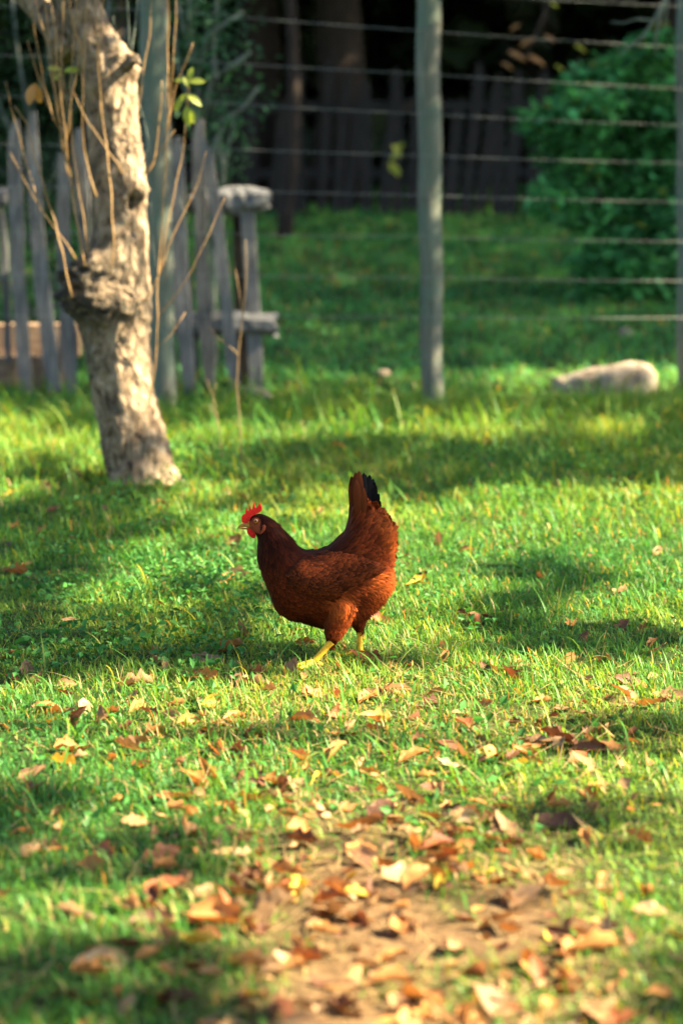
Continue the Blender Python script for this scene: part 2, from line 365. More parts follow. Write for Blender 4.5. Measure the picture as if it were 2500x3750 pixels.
gxs = rng.uniform(-4.2, 4.4, n); gys = rng.uniform(2.2, 25.0, n)
kk = (gys < 11.5) | (rng.random(n) < 0.48); gxs, gys = gxs[kk], gys[kk]
pat = fnoise(gxs*3.6+2, gys*1.5+4)
pat = 0.46+(pat-0.5)*2.5
hole = pat < litshare(gxs, gys)
gxs, gys = gxs[~hole], gys[~hole]
hz = rng.uniform(3.4, 6.6, len(gxs))+np.where(gys > 11.3, 3.2, 0.0)
pts = np.stack([gxs+S[0]/S[2]*hz, gys+S[1]/S[2]*hz, hz], -1)
near = np.argmin([(pts[:, 0]-a)**2+(pts[:, 1]-b)**2 for a, b in SHADERS], 0)
shade_labels = ['broad shade tree standing off to the right beside the foreground lawn', 'tall shade tree off to the right level with the leaning tree',
                'shade tree off to the right behind the wire fence line', 'shade tree off to the far right of the back field']
for i, (a, b) in enumerate(SHADERS):
    t = thing('shade_tree', (a, b, T(a, b)), shade_labels[i], 'tree', 'shade trees beside the lawn')
    mb = MB(); mb.tube([(a, b, T(a, b)-0.1), (a+0.05, b, 1.2), (a-0.05, b+0.1, 2.6), (a, b, 3.8), (a+0.1, b, 4.9)], [0.26, 0.20, 0.17, 0.12, 0.04], 12, rough=0.25)
    part('trunk', mb, M['dark_bark'], t)
    sel = pts[near == i]
    for k in range(7):
        e = sel[rng.integers(len(sel))]; s0 = Vector((a, b, 2.6+0.3*k)); e = Vector(e)
        mb = MB(); mb.tube([s0, s0.lerp(e, 0.5)+Vector((0, 0, 0.3)), e], [0.05, 0.03, 0.008], 7)
        part('limb', mb, M['dark_bark'], t)
    V, F, C = leaf_cloud(sel, rng.uniform(0.05, 0.085, len(sel))*np.where(sel[:, 1] > 11.6, 1.7, 1.0), np.array([0.06, 0.10, 0.025])*rng.uniform(0.6, 1.4, (len(sel), 1)))
    link('crown', np_mesh('crown', V-np.array(t.location), F, C, False), M['crown'], t)

# unseen trees added on the left and behind the viewer to cut sky light
for (a, b, zc, rr_, lab) in ((-7.2, 4.6, 5.0, 2.9, 'added unseen leafy tree off to the left, blocking sky light'), (-5.4, -3.2, 5.0, 3.0, 'added unseen leafy tree behind the viewer on the left, blocking sky light'), (3.6, -5.4, 5.2, 3.0, 'added unseen leafy tree behind the viewer on the right, blocking sky light')):
    t = thing('sky_block_tree', (a, b, T(a, b)), lab, 'tree', 'added trees blocking sky light')
    mb = MB(); mb.tube([(a, b, T(a, b)-0.1), (a+0.08, b, 1.2), (a-0.05, b+0.1, 2.6), (a, b, 4.4), (a+0.1, b, 6.0)], [0.27, 0.21, 0.18, 0.12, 0.04], 12, rough=0.25); part('trunk', mb, M['dark_bark'], t)
    d = rng.normal(size=(6500, 3)); d /= np.linalg.norm(d, axis=1)[:, None]; d *= rng.random((6500, 1))**0.4*(0.75+0.5*fnoise(d[:, 0]*3+9, d[:, 1]*3+d[:, 2]*2+5))[:, None]
    p = np.array([a, b, zc])+d*np.array([rr_, rr_, rr_*0.95]); p = p[p[:, 2] > 1.6]
    for k in range(6):
        e = Vector(p[rng.integers(len(p))]); s0 = Vector((a, b, 2.4+0.35*k)); mb = MB(); mb.tube([s0, s0.lerp(e, 0.5)+Vector((0, 0, 0.3)), e], [0.06, 0.04, 0.01], 7); part('limb', mb, M['dark_bark'], t)
    V, F, C = leaf_cloud(p, rng.uniform(0.14, 0.22, len(p)), np.array([0.045, 0.085, 0.02])*rng.uniform(0.6, 1.4, (len(p), 1)))
    link('crown', np_mesh('crown', V-np.array(t.location), F, C, False), M['crown'], t)

# ------------------------------------------------------------------ dark wood behind the field
def trunk_thing(px0, px1, Y, name, label, lean=0.0, top=9.0, group=None, crown=None, extra=0):
    xc = ((px0+px1)/2-1250)/FPX*Y; r = (px1-px0)/2/FPX*Y; z0 = T(xc, Y)
    t = thing(name, (xc, Y, z0), label, 'tree', group)
    mb = MB(); zs = np.linspace(-0.2, top-z0, 16)
    mb.tube([(xc+lean*z_+0.05*math.sin(z_*1.7+xc), Y, z0+z_) for z_ in zs], [r*(1+0.5*math.exp(-max(z_, 0)*3))*(1-0.06*z_) for z_ in zs], 18, rough=0.3)
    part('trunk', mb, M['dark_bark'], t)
    if crown:
        n = crown; p = rng.normal(size=(n, 3))*np.array([1.7, 1.3, 1.1])+np.array([xc+lean*5, Y+0.5, z0+4.0]); p = p[p[:, 2] > np.maximum(1.08+0.074*p[:, 1]+0.25, z0+1.9)]
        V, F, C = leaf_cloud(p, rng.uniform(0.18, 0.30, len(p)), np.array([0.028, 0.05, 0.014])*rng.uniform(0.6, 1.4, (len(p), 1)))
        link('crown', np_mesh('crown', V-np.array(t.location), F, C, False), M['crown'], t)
        for k in range(4):
            a = k*1.6+xc; mb = MB(); s0 = Vector((xc+lean*4, Y, z0+2.7+0.3*k))
            mb.tube([s0, s0+Vector((math.cos(a)*0.8, math.sin(a)*0.8, 0.8)), s0+Vector((math.cos(a)*1.8, math.sin(a)*1.8, 1.3))], [0.09, 0.06, 0.02], 7)
            part('limb', mb, M['dark_bark'], t)
    return t
trunk_thing(840, 1000, 21.2, 'forest_tree', 'dark brown forest trunk nearest the grey shrub, behind the palings', 0.01, crown=2600)
trunk_thing(1150, 1320, 20.9, 'forest_tree', 'thick dark forest trunk just left of the middle fence post', -0.012, crown=2600)
trunk_thing(1030, 1078, 18.4, 'forest_tree', 'thin dark young trunk between the two thick forest trunks', 0.0, top=6.5, crown=700)
trunk_thing(1860, 2010, 23.0, 'forest_tree', 'dark forest trunk behind the palings above the green bush', 0.02, crown=2600)
trunk_thing(2380, 2520, 21.5, 'forest_tree', 'dark forest trunk behind the bush at the right edge', 0.0, crown=2600)
trunk_thing(330, 470, 19.8, 'forest_tree', 'dark forest trunk hidden behind the leaning pale tree', 0.0, crown=2600)
trunk_thing(-320, -170, 18.6, 'forest_tree', 'dark forest trunk off to the left of the palings', 0.0, crown=2600)
n = 85000
wx = rng.uniform(-14, 16, n); wy = rng.uniform(22.3, 36, n); wz = terrain(wx, wy)+rng.uniform(0, 1, n)*8.5
p = np.stack([wx, wy, wz], -1)
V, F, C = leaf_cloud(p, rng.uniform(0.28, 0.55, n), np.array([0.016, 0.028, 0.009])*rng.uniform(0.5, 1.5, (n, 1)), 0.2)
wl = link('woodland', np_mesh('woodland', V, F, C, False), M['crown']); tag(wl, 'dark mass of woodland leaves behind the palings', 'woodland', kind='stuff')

# ------------------------------------------------------------------ fences
def plank(mb, p0, p1, width, thick, facing=Vector((0, -1, 0)), point=True, jit=0.10, rings=5):
    p0, p1 = Vector(p0), Vector(p1); ax = (p1-p0).normalized(); sd = ax.cross(facing).normalized(); fc = sd.cross(ax).normalized()
    V = []; ts = list(np.linspace(0, 1, rings))+([1.0] if point else [])
    for i, t in enumerate(ts):
        wv = width*0.5*(1+random.uniform(-jit, jit)); th = thick*0.5*(1+random.uniform(-jit, jit))
        p = p0.lerp(p1, t)+sd*random.uniform(-jit, jit)*width*0.4
        if point and i == rings-1: p = p0.lerp(p1, random.uniform(.90, .96))
        if point and i == rings: p = p1+sd*random.uniform(-0.2, 0.2)*width; wv *= 0.28
        V += [p-sd*wv-fc*th, p+sd*wv-fc*th, p+sd*wv+fc*th, p-sd*wv+fc*th]
    m = len(ts); F = [(4*i+k, 4*i+(k+1) % 4, 4*i+4+(k+1) % 4, 4*i+4+k) for i in range(m-1) for k in range(4)]
    F += [(3, 2, 1, 0), (4*m-4, 4*m-3, 4*m-2, 4*m-1)]
    mb.add([tuple(v) for v in V], F)

# left picket fence: top px, bottom px, width px
FY = 11.55
pf = thing('picket_fence', (-1.1, FY, T(-1.1, FY)), 'weathered grey leaning picket fence behind the pale tree', 'fence')
for i, (tx, ty, bx, by, wpx, dy, lean, sq) in enumerate([(-62, 470, -30, 1470, 52, 0, 0, 0), (8, 760, 34, 1330, 26, .12, 0, 0), (56, 438, 105, 1500, 52, 0, -14, 0), (116, 410, 203, 1432, 56, -.06, -16, 1), (231, 562, 262, 1490, 58, 0, -6, 0), (280, 470, 352, 1440, 52, .06, 4, 0),
        (395, 480, 410, 1470, 54, 0, 0, 0), (470, 500, 500, 1470, 54, 0, 0, 0), (649, 500, 697, 1480, 58, 0, -10, 0), (676, 900, 724, 1425, 30, .12, 0, 1), (729, 436, 770, 1420, 50, .05, -10, 0), (746, 500, 860, 1440, 47, -.05, 12, 0), (560, 520, 640, 1460, 40, .1, 0, 0)]):
    # each picket bows a little: two lengths joined at a bend
    b_, t_ = P(bx, by, FY+dy), P(tx, ty, FY+dy); wd_ = wpx*0.93/FPX*FY; bow = lean/FPX*FY
    mb = MB(); ax = (t_-b_).normalized(); sd = ax.cross(Vector((0, -1, 0))).normalized(); V = []; ts = list(np.linspace(0, 1, 9))
    for j, t in enumerate(ts):
        k_ = 1.0 if (sq and j == 0) else (0.72 if j == 0 else 1.0); tip = 0.38 if j == 8 else 0.86 if j == 7 else 1.0
        hw = wd_*0.5*k_*tip*(1+random.uniform(-.13, .13)); th = 0.013*(1+random.uniform(-.2, .2))
        c = b_.lerp(t_, t if j < 7 else (0.93 if j == 7 else 1.0))+sd*(bow*math.sin(math.pi*t)+random.uniform(-.004, .004)+(wd_*random.uniform(-.2, .2) if j == 8 else 0))
        V += [c-sd*hw+Vector((0, -th, 0)), c+sd*hw+Vector((0, -th, 0)), c+sd*hw+Vector((0, th, 0)), c-sd*hw+Vector((0, th, 0))]
    F = [(4*j+k, 4*j+(k+1) % 4, 4*j+4+(k+1) % 4, 4*j+4+k) for j in range(8) for k in range(4)]+[(3, 2, 1, 0), (32, 33, 34, 35)]
    mb.add([tuple(v) for v in V], F); part('picket', mb, M['grey_wood'], pf, smooth=False)
def rough_beam(x0, x1, yt, yb, dep, yy, mat, name):
    """a chunky hewn beam: rings of 8 with uneven girth, ragged end"""
    mb = MB(); n = 12; V = []
    for j in range(n):
        u = j/(n-1); c = P(x0+(x1-x0)*u, (yt(u)+yb(u))/2, yy); h = (yb(u)-yt(u))/2/FPX*yy
        for k in range(8):
            th = 2*math.pi*(k+0.5)/8; q = 1+random.uniform(-.10, .10)
            V.append(c+Vector((random.uniform(-.012, .012) if 0 < j < n-1 else random.uniform(-.02, .02), math.cos(th)*dep*1.08*q, max(-1, min(1, math.sin(th)*1.08))*h*q)))
    F = [(j*8+k, j*8+(k+1) % 8, (j+1)*8+(k+1) % 8, (j+1)*8+k) for j in range(n-1) for k in range(8)]+[tuple(range(7, -1, -1)), tuple((n-1)*8+k for k in range(8))]
    mb.add([tuple(v) for v in V], F); return part(name, mb, mat, pf, smooth=False)
rough_beam(700, 986, lambda u: 712-34*math.sin(u*2.2)+(10*u*u), lambda u: 772+14*math.sin(u*3.0)-(18*u**6), 0.06, FY+0.12, M['grey_wood'], 'rail')
rough_beam(-160, 26, lambda u: 690, lambda u: 758, 0.05, FY+0.08, M['grey_wood'], 'rail')
rough_beam(640, 1010, lambda u: 1142+4*math.sin(u*9), lambda u: 1230+5*math.sin(u*7), 0.06, FY+0.10, M['grey_wood'], 'rail')
mb = MB(); a = P(945, 1440, FY+0.10); a.z = T(a.x, a.y)-0.1
plank(mb, a, P(908, 770, FY+0.13), 50/FPX*FY, 0.07, point=False, rings=7, jit=0.12); part('fence_post', mb, M['grey_wood'], pf, smooth=False)
mb = MB(); plank(mb, P(893, 1420, FY+0.2), P(872, 770, FY+0.22), 42/FPX*FY, 0.06, point=False, rings=6, jit=0.12); part('fence_post', mb, M['dark_fence'], pf, smooth=False)  # dark plank standing for the shaded left side of the post
# old timber behind the pickets
for k, (x0, x1, y0, y1, yy, lab) in enumerate([(-260, 292, 1186, 1298, 11.9, 'upper brown timber baulk lying behind the grey pickets'), (-260, 168, 1306, 1408, 11.75, 'lower brown timber baulk lying behind the grey pickets')]):
    a, b = P(x0, (y0+y1)/2, yy), P(x1, (y0+y1)/2, yy)
    o_ = thing('timber_baulk', (a.x, yy, T(a.x, yy)), lab, 'timber', 'timber baulks behind the pickets')
    mb = MB(); plank(mb, a, b, (y1-y0)/FPX*yy, 0.14, point=False, rings=9, jit=0.05); part('beam', mb, M['brown_timber'], o_, smooth=False)
    for bx_ in (a.lerp(b, 0.2), a.lerp(b, 0.85)):
        mb = MB(); plank(mb, (bx_.x, yy+0.02, T(bx_.x, yy)-0.03), (bx_.x+0.01, yy+0.02, bx_.z-0.5*(y1-y0)/FPX*yy), 0.10, 0.10, point=False, rings=3); part('bearer', mb, M['brown_timber'], o_, smooth=False)

# wire fence with round posts
WY = 11.2
wf = thing('wire_fence', (0.42, WY, T(0.42, WY)), 'wire fence on round grey-green wooden posts across the field edge', 'fence')
for (tx, bx, by, wpx, Yp, lab) in ((560, 600, 1480, 98, WY-0.1, 'wide grey-green post behind the leaning tree'), (1566, 1584, 1480, 84, WY, 'grey-green post in the middle of the picture'), (2520, 2522, 1400, 88, WY+0.5, 'grey post at the right edge')):
    mb = MB(); b0 = P(bx, by, Yp); b0.z = T(b0.x, Yp)-0.15; t0 = P(tx, 0, Yp); t0 = b0+(t0-b0)*1.08; r = wpx/2/FPX*Yp
    npt = 26; mb.tube([b0.lerp(t0, i/(npt-1))+Vector((0.004*math.sin(i*0.9), 0, 0)) for i in range(npt)], [r*(0.96+0.10*i/npt) for i in range(npt)], 20, rough=0.06)
    part('post', mb, M['post_wood'], wf, label=lab)
for (x0, y0, x1, y1, x2, y2) in ((900, -62, 1570, -28, 2480, 22), (876, 60, 1570, 115, 2464, 171), (876, 231, 1570, 272, 2464, 323), (919, 382, 1570, 419, 2464, 457),
        (800, 542, 1570, 570, 2464, 596), (984, 699, 1570, 716, 2464, 739), (800, 854, 1570, 866, 2464, 884), (800, 1006, 1570, 1016, 2464, 1028), (1017, 1156, 1570, 1159, 2464, 1163)):
    mb = MB(); sl_ = (y1-y0)/(x1-x0); q = []
    pr = 84/2/FPX*WY
    for xx in np.linspace(-500, 3100, 73):
        if xx < 1570: yy = y0+sl_*(xx-x0)+(0 if xx > 590 else (590-xx)*sl_*0.6)
        else: yy = y1+(y2-y1)/(x2-x1)*(xx-x1)
        Yw = WY-0.1+0.1*np.clip((xx-600)/970, 0, 1)+0.5*max(0, (xx-1584)/940)-pr-0.003
        sag = 3*math.sin(math.pi*((xx-600) % 960)/960)
        q.append(P(xx, yy+sag, Yw))
    mb.tube(q, [0.0012]*len(q), 6); part('wire', mb, M['wire'], wf)

# dark palings at the back of the field
BY = 20.0
bf = thing('paling_fence', (0.5, BY, T(0.5, BY)), 'dark shaded paling fence along the wood at the back', 'fence')
for i in range(44):
    px = 640+i*58+random.uniform(-16, 16)
    x0 = (px-1250)/FPX*BY; z0 = T(x0, BY)
    mb = MB(); plank(mb, (x0, BY, z0-0.05), (x0+random.gauss(0.07, 0.06), BY+random.uniform(-.02, .02), z0+1.20+random.uniform(-.28, .12)), random.uniform(0.075, 0.105), 0.022, rings=4)
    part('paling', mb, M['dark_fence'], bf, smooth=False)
for zz in (0.32, 0.86):
    mb = MB(); a = -1.5; b_ = 4.4
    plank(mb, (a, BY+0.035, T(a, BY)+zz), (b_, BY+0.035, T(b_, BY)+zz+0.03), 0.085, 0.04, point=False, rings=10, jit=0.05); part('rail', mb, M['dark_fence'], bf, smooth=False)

# ------------------------------------------------------------------ stones
def rock(name, c, dims, label, seed, mat, rot=0.0):
    t = bpy.data.meshes.new(name); import bmesh
    bm = bmesh.new(); rr = random.Random(int(seed*10))
    for _ in range(34):
        q = Vector((rr.gauss(0, 1), rr.gauss(0, 1), rr.gauss(0, 1))).normalized(); q = Vector([math.copysign(abs(a)**0.6, a) for a in q])*rr.uniform(.85, 1.05); bm.verts.new(q)
    h = bmesh.ops.convex_hull(bm, input=bm.verts); bmesh.ops.delete(bm, geom=[g_ for g_ in h['geom_interior'] if isinstance(g_, bmesh.types.BMVert)], context='VERTS')
    bmesh.ops.triangulate(bm, faces=bm.faces); bmesh.ops.subdivide_edges(bm, edges=bm.edges, cuts=4, use_grid_fill=True)
    for _ in range(1): bmesh.ops.smooth_vert(bm, verts=bm.verts, factor=0.5, use_axis_x=True, use_axis_y=True, use_axis_z=True)
    for v_ in bm.verts:
        q = v_.co*(1+0.07*noise.noise(v_.co*3+Vector((seed, 0, 0)))+0.05*noise.noise(v_.co*9+Vector((seed, 5, 0)))); v_.co = Vector((q.x*dims[0], q.y*dims[1], q.z*dims[2]))
    for f_ in bm.faces: f_.smooth = True
    bm.to_mesh(t); bm.free(); o = link(name, t, mat); o.location = c; o.rotation_euler = (0, rot, seed*0.7)
    return tag(o, label, 'stone')
g = G(2225, 1452); mb = MB(); V = []; nr_, nc_ = 40, 28
for i in range(nr_):
    u = (-0.225+0.45*i/(nr_-1)); top = np.interp(u, [-.225, -.20, -.17, -.10, 0, .08, .15, .20, .225], [.050, .060, .058, .084, .104, .114, .118, .112, .06])
    half = np.interp(u, [-.225, -.18, 0, .17, .225], [.05, .11, .15, .13, .06])
    for k in range(nc_):
        th = 2*math.pi*k/nc_; cy, cz = math.cos(th), math.sin(th)
        cy = math.copysign(abs(cy)**0.7, cy); cz = math.copysign(abs(cz)**0.42, cz)
        q = Vector((u, cy*half+(0.03 if cz > 0 else 0), cz*top*1.22 if cz > 0 else cz*0.06))
        nz_ = noise.noise(q*11)*0.012+noise.noise(q*30)*0.004+abs(noise.noise(Vector((q.x*7, q.y*7, 3))))*-0.012
        q += Vector((nz_, -nz_, nz_)); V.append((g.x+q.x*1.12, g.y+0.12+q.y-0.15*q.x, g.z+0.012+q.z))
F = [(i*nc_+k, i*nc_+(k+1) % nc_, (i+1)*nc_+(k+1) % nc_, (i+1)*nc_+k) for i in range(nr_-1) for k in range(nc_)]+[tuple(range(nc_-1, -1, -1)), tuple((nr_-1)*nc_+k for k in range(nc_))]
mb.add(V, F); o_ = link('flat_rock', mb.mesh('flat_rock', tuple(g)), M['stone']); o_.location = g; tag(o_, 'large pale flat rock in the grass near the right post', 'stone')
g = G(1400, 1380); rock('small_stone', (g.x, g.y, g.z+0.02), (0.045, 0.04, 0.02), 'small pale stone left of the middle fence post', 2.7, M['stone'])
g = G(950, 1462); rock('small_stone', (g.x, g.y, g.z+0.025), (0.085, 0.05, 0.028), 'grey elongated stone in grass by the end of the picket fence', 3.3, M['stone'], R(-12))
g = G(2290, 1232); rock('small_stone', (g.x, g.y, g.z+0.02), (0.04, 0.04, 0.03), 'small white stone far off in the shaded field on the right', 4.1, M['stone'])

# ------------------------------------------------------------------ leaning tree
TY = 8.35
tr = thing('leaning_tree', tuple(P(537, 1765, TY)), 'leaning pale-barked tree with a dark burl and thin orange shoots', 'tree')
prof = [(1860, 575, 330), (1800, 552, 292), (1765, 540, 274), (1730, 522, 258), (1677, 506, 248), (1571, 478, 246), (1431, 449, 230), (1361, 440, 232), (1260, 428, 240), (1193, 420, 250), (1115, 410, 270), (1060, 405, 282), (1000, 412, 266), (940, 425, 240), (880, 440, 206),
        (760, 440, 198), (631, 432, 198), (520, 424, 186), (420, 415, 184), (320, 402, 192), (250, 385, 196), (180, 362, 184), (100, 325, 168), (0, 285, 156), (-150, 225, 140), (-400, 150, 120), (-800, 60, 90), (-1300, 40, 50)]
pz = np.array([q[0] for q in prof], float); pxc = np.array([q[1] for q in prof], float); pw = np.array([q[2] for q in prof], float)
ys_ = np.concatenate([np.arange(1860, -160, -11), np.arange(-160, -1301, -60)]); seg = 56
V = []; CT = []
for yy in ys_:
    cx = np.interp(-yy, -pz, pxc); rr = np.interp(-yy, -pz, pw)/2
    c = P(cx, yy, TY); r = rr/FPX*TY
    for k in range(seg):
        th = 2*math.pi*k/seg; dv = Vector((math.cos(th), math.sin(th), 0)); q = c+dv*r
        k1 = noise.noise(Vector((q.x*16, q.y*16, q.z*7)))*0.09+noise.noise(Vector((q.x*45, q.y*45, q.z*18)))*0.075+noise.noise(Vector((q.x*110, q.y*110, q.z*50)))*0.06
        root = 0.10*max(0, (yy-1560)/240)*math.cos(3*th+0.6)
        disp = r*(k1+root)
        # burl on the left face, swelling towards the viewer
        dk = 0.0
        for (bx, by, br, amp, ba) in ((262, 1050, 80, 0.044, 3.5), (330, 985, 60, 0.032, 3.95), (300, 1110, 55, 0.030, 4.1), (420, 1105, 50, 0.018, 4.75), (470, 1120, 45, 0.012, 5.4), (490, 225, 55, 0.040, 5.9), (520, 700, 40, 0.020, 5.6)):
            da = (th-ba+math.pi) % (2*math.pi)-math.pi
            dd = ((yy-by)/br)**2+(da/0.55)**2
            if dd < 6:
                disp += amp*math.exp(-dd)*(1+0.9*noise.noise(q*34)+0.7*noise.noise(q*75))
                if by > 950: dk = max(dk, math.exp(-dd*0.55)*(1.25 if yy > by-25 else 0.75))
        # hollow knot hole, its inner shade also painted into the colour
        da = (th-5.35+math.pi) % (2*math.pi)-math.pi; hk = math.exp(-((yy-742)/34)**2-(da/0.2)**2); disp -= 0.055*hk; dk = max(dk, 1.3*hk)
        V.append(tuple(c+dv*(r+disp))); CT.append((min(1, dk),)*3)
nr = len(ys_); F = [(i*seg+k, i*seg+(k+1) % seg, (i+1)*seg+(k+1) % seg, (i+1)*seg+k) for i in range(nr-1) for k in range(seg)]
mb = MB(); mb.add(V, F, np.array(CT)); part('trunk', mb, M['bark'], tr)
mb = MB(); q = [(262, 190, 0), (215, 120, .05), (150, 45, .09), (85, -30, .12), (-20, -160, .15), (-150, -420, .2)]
mb.tube([P(a, b, TY+d) for a, b, d in q], [0.05, 0.047, 0.043, 0.04, 0.034, 0.02], 14, rough=0.35, col=(0.1, 0.1, 0.1)); part('limb', mb, M['bark'], tr)
mb = MB(); mb.tube([P(462, 235, TY-0.07), P(500, 215, TY-0.09), P(512, 232, TY-0.10)], [0.03, 0.013, 0.004], 8, rough=0.9, col=(0.5, 0.5, 0.5)); part('stub', mb, M['bark'], tr)
SHOOTS = [  # polyline px (top to root), depth offset, radius
 ([(180, -260), (186, 0), (203, 105), (210, 245), (235, 456), (246, 582), (263, 687), (281, 807), (298, 900), (312, 975)], -.16, .0072),
 ([(330, -200), (319, 0), (305, 245), (302, 393), (305, 540), (330, 640), (352, 720)], -.15, .0060),
 ([(345, -220), (351, 0), (354, 126), (365, 316), (382, 484), (393, 561), (405, 680), (417, 900), (407, 1003)], -.17, .0062),
 ([(225, -150), (252, 0), (270, 91), (284, 140), (310, 230)], -.13, .0050),
 ([(102, 147), (133, 260), (168, 365), (203, 449), (228, 484), (246, 582)], -.15, .0044),
 ([(56, 389), (98, 452), (130, 582), (151, 645), (168, 705), (186, 765), (207, 828), (214, 870), (231, 933), (245, 1003), (263, 1088)], -.14, .0056),
 ([(39, 561), (70, 624), (133, 737), (152, 768), (242, 890), (280, 950)], -.10, .0046),
 ([(120, -40), (168, 140), (189, 267), (210, 414), (240, 520)], -.13, .0046),
 ([(205, 40), (217, 133), (231, 245), (246, 386), (263, 477), (290, 620), (318, 800), (330, 930)], -.05, .0048),
 ([(270, 337), (323, 449), (428, 596), (450, 640)], -.17, .0042),
 ([(300, 150), (262, 370), (250, 470), (236, 560)], -.16, .0036),
 ([(617, -180), (617, 0), (614, 210), (614, 393), (610, 561), (600, 701), (589, 900), (577, 1010), (575, 1256), (561, 1396), (545, 1470)], -.10, .0052),
 ([(708, 158), (663, 267), (640, 330), (612, 470)], -.10, .0040),
 ([(691, 290), (684, 421), (666, 582), (645, 673), (610, 842), (585, 1000), (545, 1085), (490, 1135)], -.13, .0046),
 ([(754, 554), (730, 660), (673, 779), (617, 900), (586, 1004)], -.11, .0046),
 ([(824, 723), (765, 856), (701, 990), (645, 1080), (575, 1165)], -.10, .0040),
 ([(680, 1144), (631, 1221), (574, 1273)], -.10, .0036),
 ([(642, 477), (589, 547), (526, 642)], -.08, .0048),
 ([(593, 295), (588, 400), (579, 491), (562, 600), (540, 640)], -.09, .0052),
 ([(414, 56), (421, 140), (442, 190)], -.09, .0044), ([(510, -120), (505, 0), (491, 126), (484, 190)], -.09, .0050), ([(468, -60), (470, 60), (474, 185)], -.10, .0044),
 ([(502, 337), (533, 463), (547, 533), (520, 610)], -.08, .0038),
 ([(628, 562), (612, 600)], -.10, .0050), ([(330, 1575), (375, 1600), (345, 1330)], -.15, .0030),
 ([(552, 740), (558, 860), (572, 980)], -.09, .0036), ([(622, 620), (650, 700), (673, 779)], -.11, .0032),
 ([(290, -120), (272, 120), (258, 330), (266, 560), (300, 760), (322, 930)], -.16, .0048), ([(150, -90), (185, 160), (206, 330), (224, 500), (248, 640)], -.15, .0046), ([(92, -80), (128, 110), (160, 300), (196, 440)], -.12, .0042),
 ([(395, -120), (372, 60), (358, 240), (372, 420)], -.15, .0046), ([(240, -140), (232, 60), (224, 230), (232, 420), (252, 600), (276, 780)], -.14, .0050), ([(20, 300), (62, 470), (110, 640), (150, 770)], -.12, .0040), ([(560, -60), (548, 130), (520, 290), (508, 420)], -.10, .0042), ([(650, -70), (640, 150), (626, 330), (616, 480)], -.11, .0040)]
shoot_objs = []
for j, (pl, dy, r) in enumerate(SHOOTS):
    if j == 24: continue
    pts_ = []; 
    for i in range(len(pl)-1):
        a, b = pl[i], pl[i+1]; k = max(2, int(math.hypot(a[0]-b[0], a[1]-b[1])/35))
        for t in range(k): pts_.append((a[0]+(b[0]-a[0])*t/k, a[1]+(b[1]-a[1])*t/k))
    pts_.append(pl[-1]); n = len(pts_)
    Q = [P(u+1.6*math.sin(i*1.3+j), v_, TY+dy+0.02*math.sin(i*0.35+j)) for i, (u, v_) in enumerate(pts_)]
    mb = MB(); mb.tube(Q, [r*0.50*(0.55+0.5*i/n)*(1.22 if i % 4 == 0 else 1.0) for i in range(n)], 7)
    shoot_objs.append((part('shoot', mb, M['shoot'] if j < 19 or j > 26 else M['twig_grey'], tr), dy))
def blade_leaf(mb, p, d, up, L, W, curl=0.15, fold=0.12):
    """one leaf: 6 rows of 3 vertices along d"""
    d = Vector(d).normalized(); up = Vector(up); up = (up-d*up.dot(d)).normalized(); sd = d.cross(up); V = []
    for i in range(6):
        t = i/5; hw = W*0.5*math.sin(math.pi*(0.06+0.90*t))**0.8*(1.0 if t < 0.99 else 0.3)
        c = Vector(p)+d*(L*t)-up*(curl*L*t*t)
        V += [c-sd*hw+up*(fold*hw*2), c, c+sd*hw+up*(fold*hw*2)]
    mb.add([tuple(v) for v in V], [(3*i+k, 3*i+k+1, 3*i+4+k, 3*i+3+k) for i in range(5) for k in range(2)])
M['leaf_brown_shoot'] = leafy('brown_hanging_leaf', (0.42, 0.20, 0.06), trans=0.35)
for (px, py, dx, dz, Lp, si, mt) in ((690, 300, -.9, .25, 50, 13, 'shoot_leaf'), (692, 300, .95, .15, 58, 13, 'shoot_leaf'), (694, 292, .2, 1, 46, 13, 'shoot_leaf'), (688, 350, .9, -.5, 60, 13, 'shoot_leaf'), (688, 345, -.7, -.5, 55, 13, 'shoot_leaf'),
        (684, 395, .55, -1, 62, 13, 'shoot_leaf'), (685, 390, .05, -1, 66, 13, 'shoot_leaf'), (664, 360, -.6, -1, 52, 13, 'shoot_leaf'), (690, 318, -.3, .9, 40, 13, 'shoot_leaf'),
        (226, 258, -.95, .3, 52, 8, 'shoot_leaf'), (236, 262, .95, .25, 60, 8, 'shoot_leaf'), (228, 268, -.8, -.5, 42, 8, 'shoot_leaf'), (128, 305, .15, -1, 78, 4, 'leaf_brown_shoot'), (122, 312, -.25, -1, 70, 4, 'leaf_brown_shoot')):
    s_o, dy = shoot_objs[si]; mb = MB(); blade_leaf(mb, P(px, py, TY+dy-0.008), (dx, random.uniform(-.35, .35), dz), (random.uniform(-.3, .3), -0.8, 0.7), Lp/FPX*TY, Lp*0.52/FPX*TY, 0.25)
    part('leaf', mb, M[mt], s_o)
n = 1500; p = rng.normal(size=(n, 3))*np.array([0.8, 0.8, 0.5])+np.array([-1.7, TY, 3.7]); p = p[p[:, 2] > 2.6]
V, F, C = leaf_cloud(p, rng.uniform(0.05, 0.08, len(p)), np.array([0.07, 0.12, 0.03])*rng.uniform(0.6, 1.4, (len(p), 1)))
link('crown', np_mesh('crown', V-np.array(tr.location), F, C, False), M['crown'], tr)

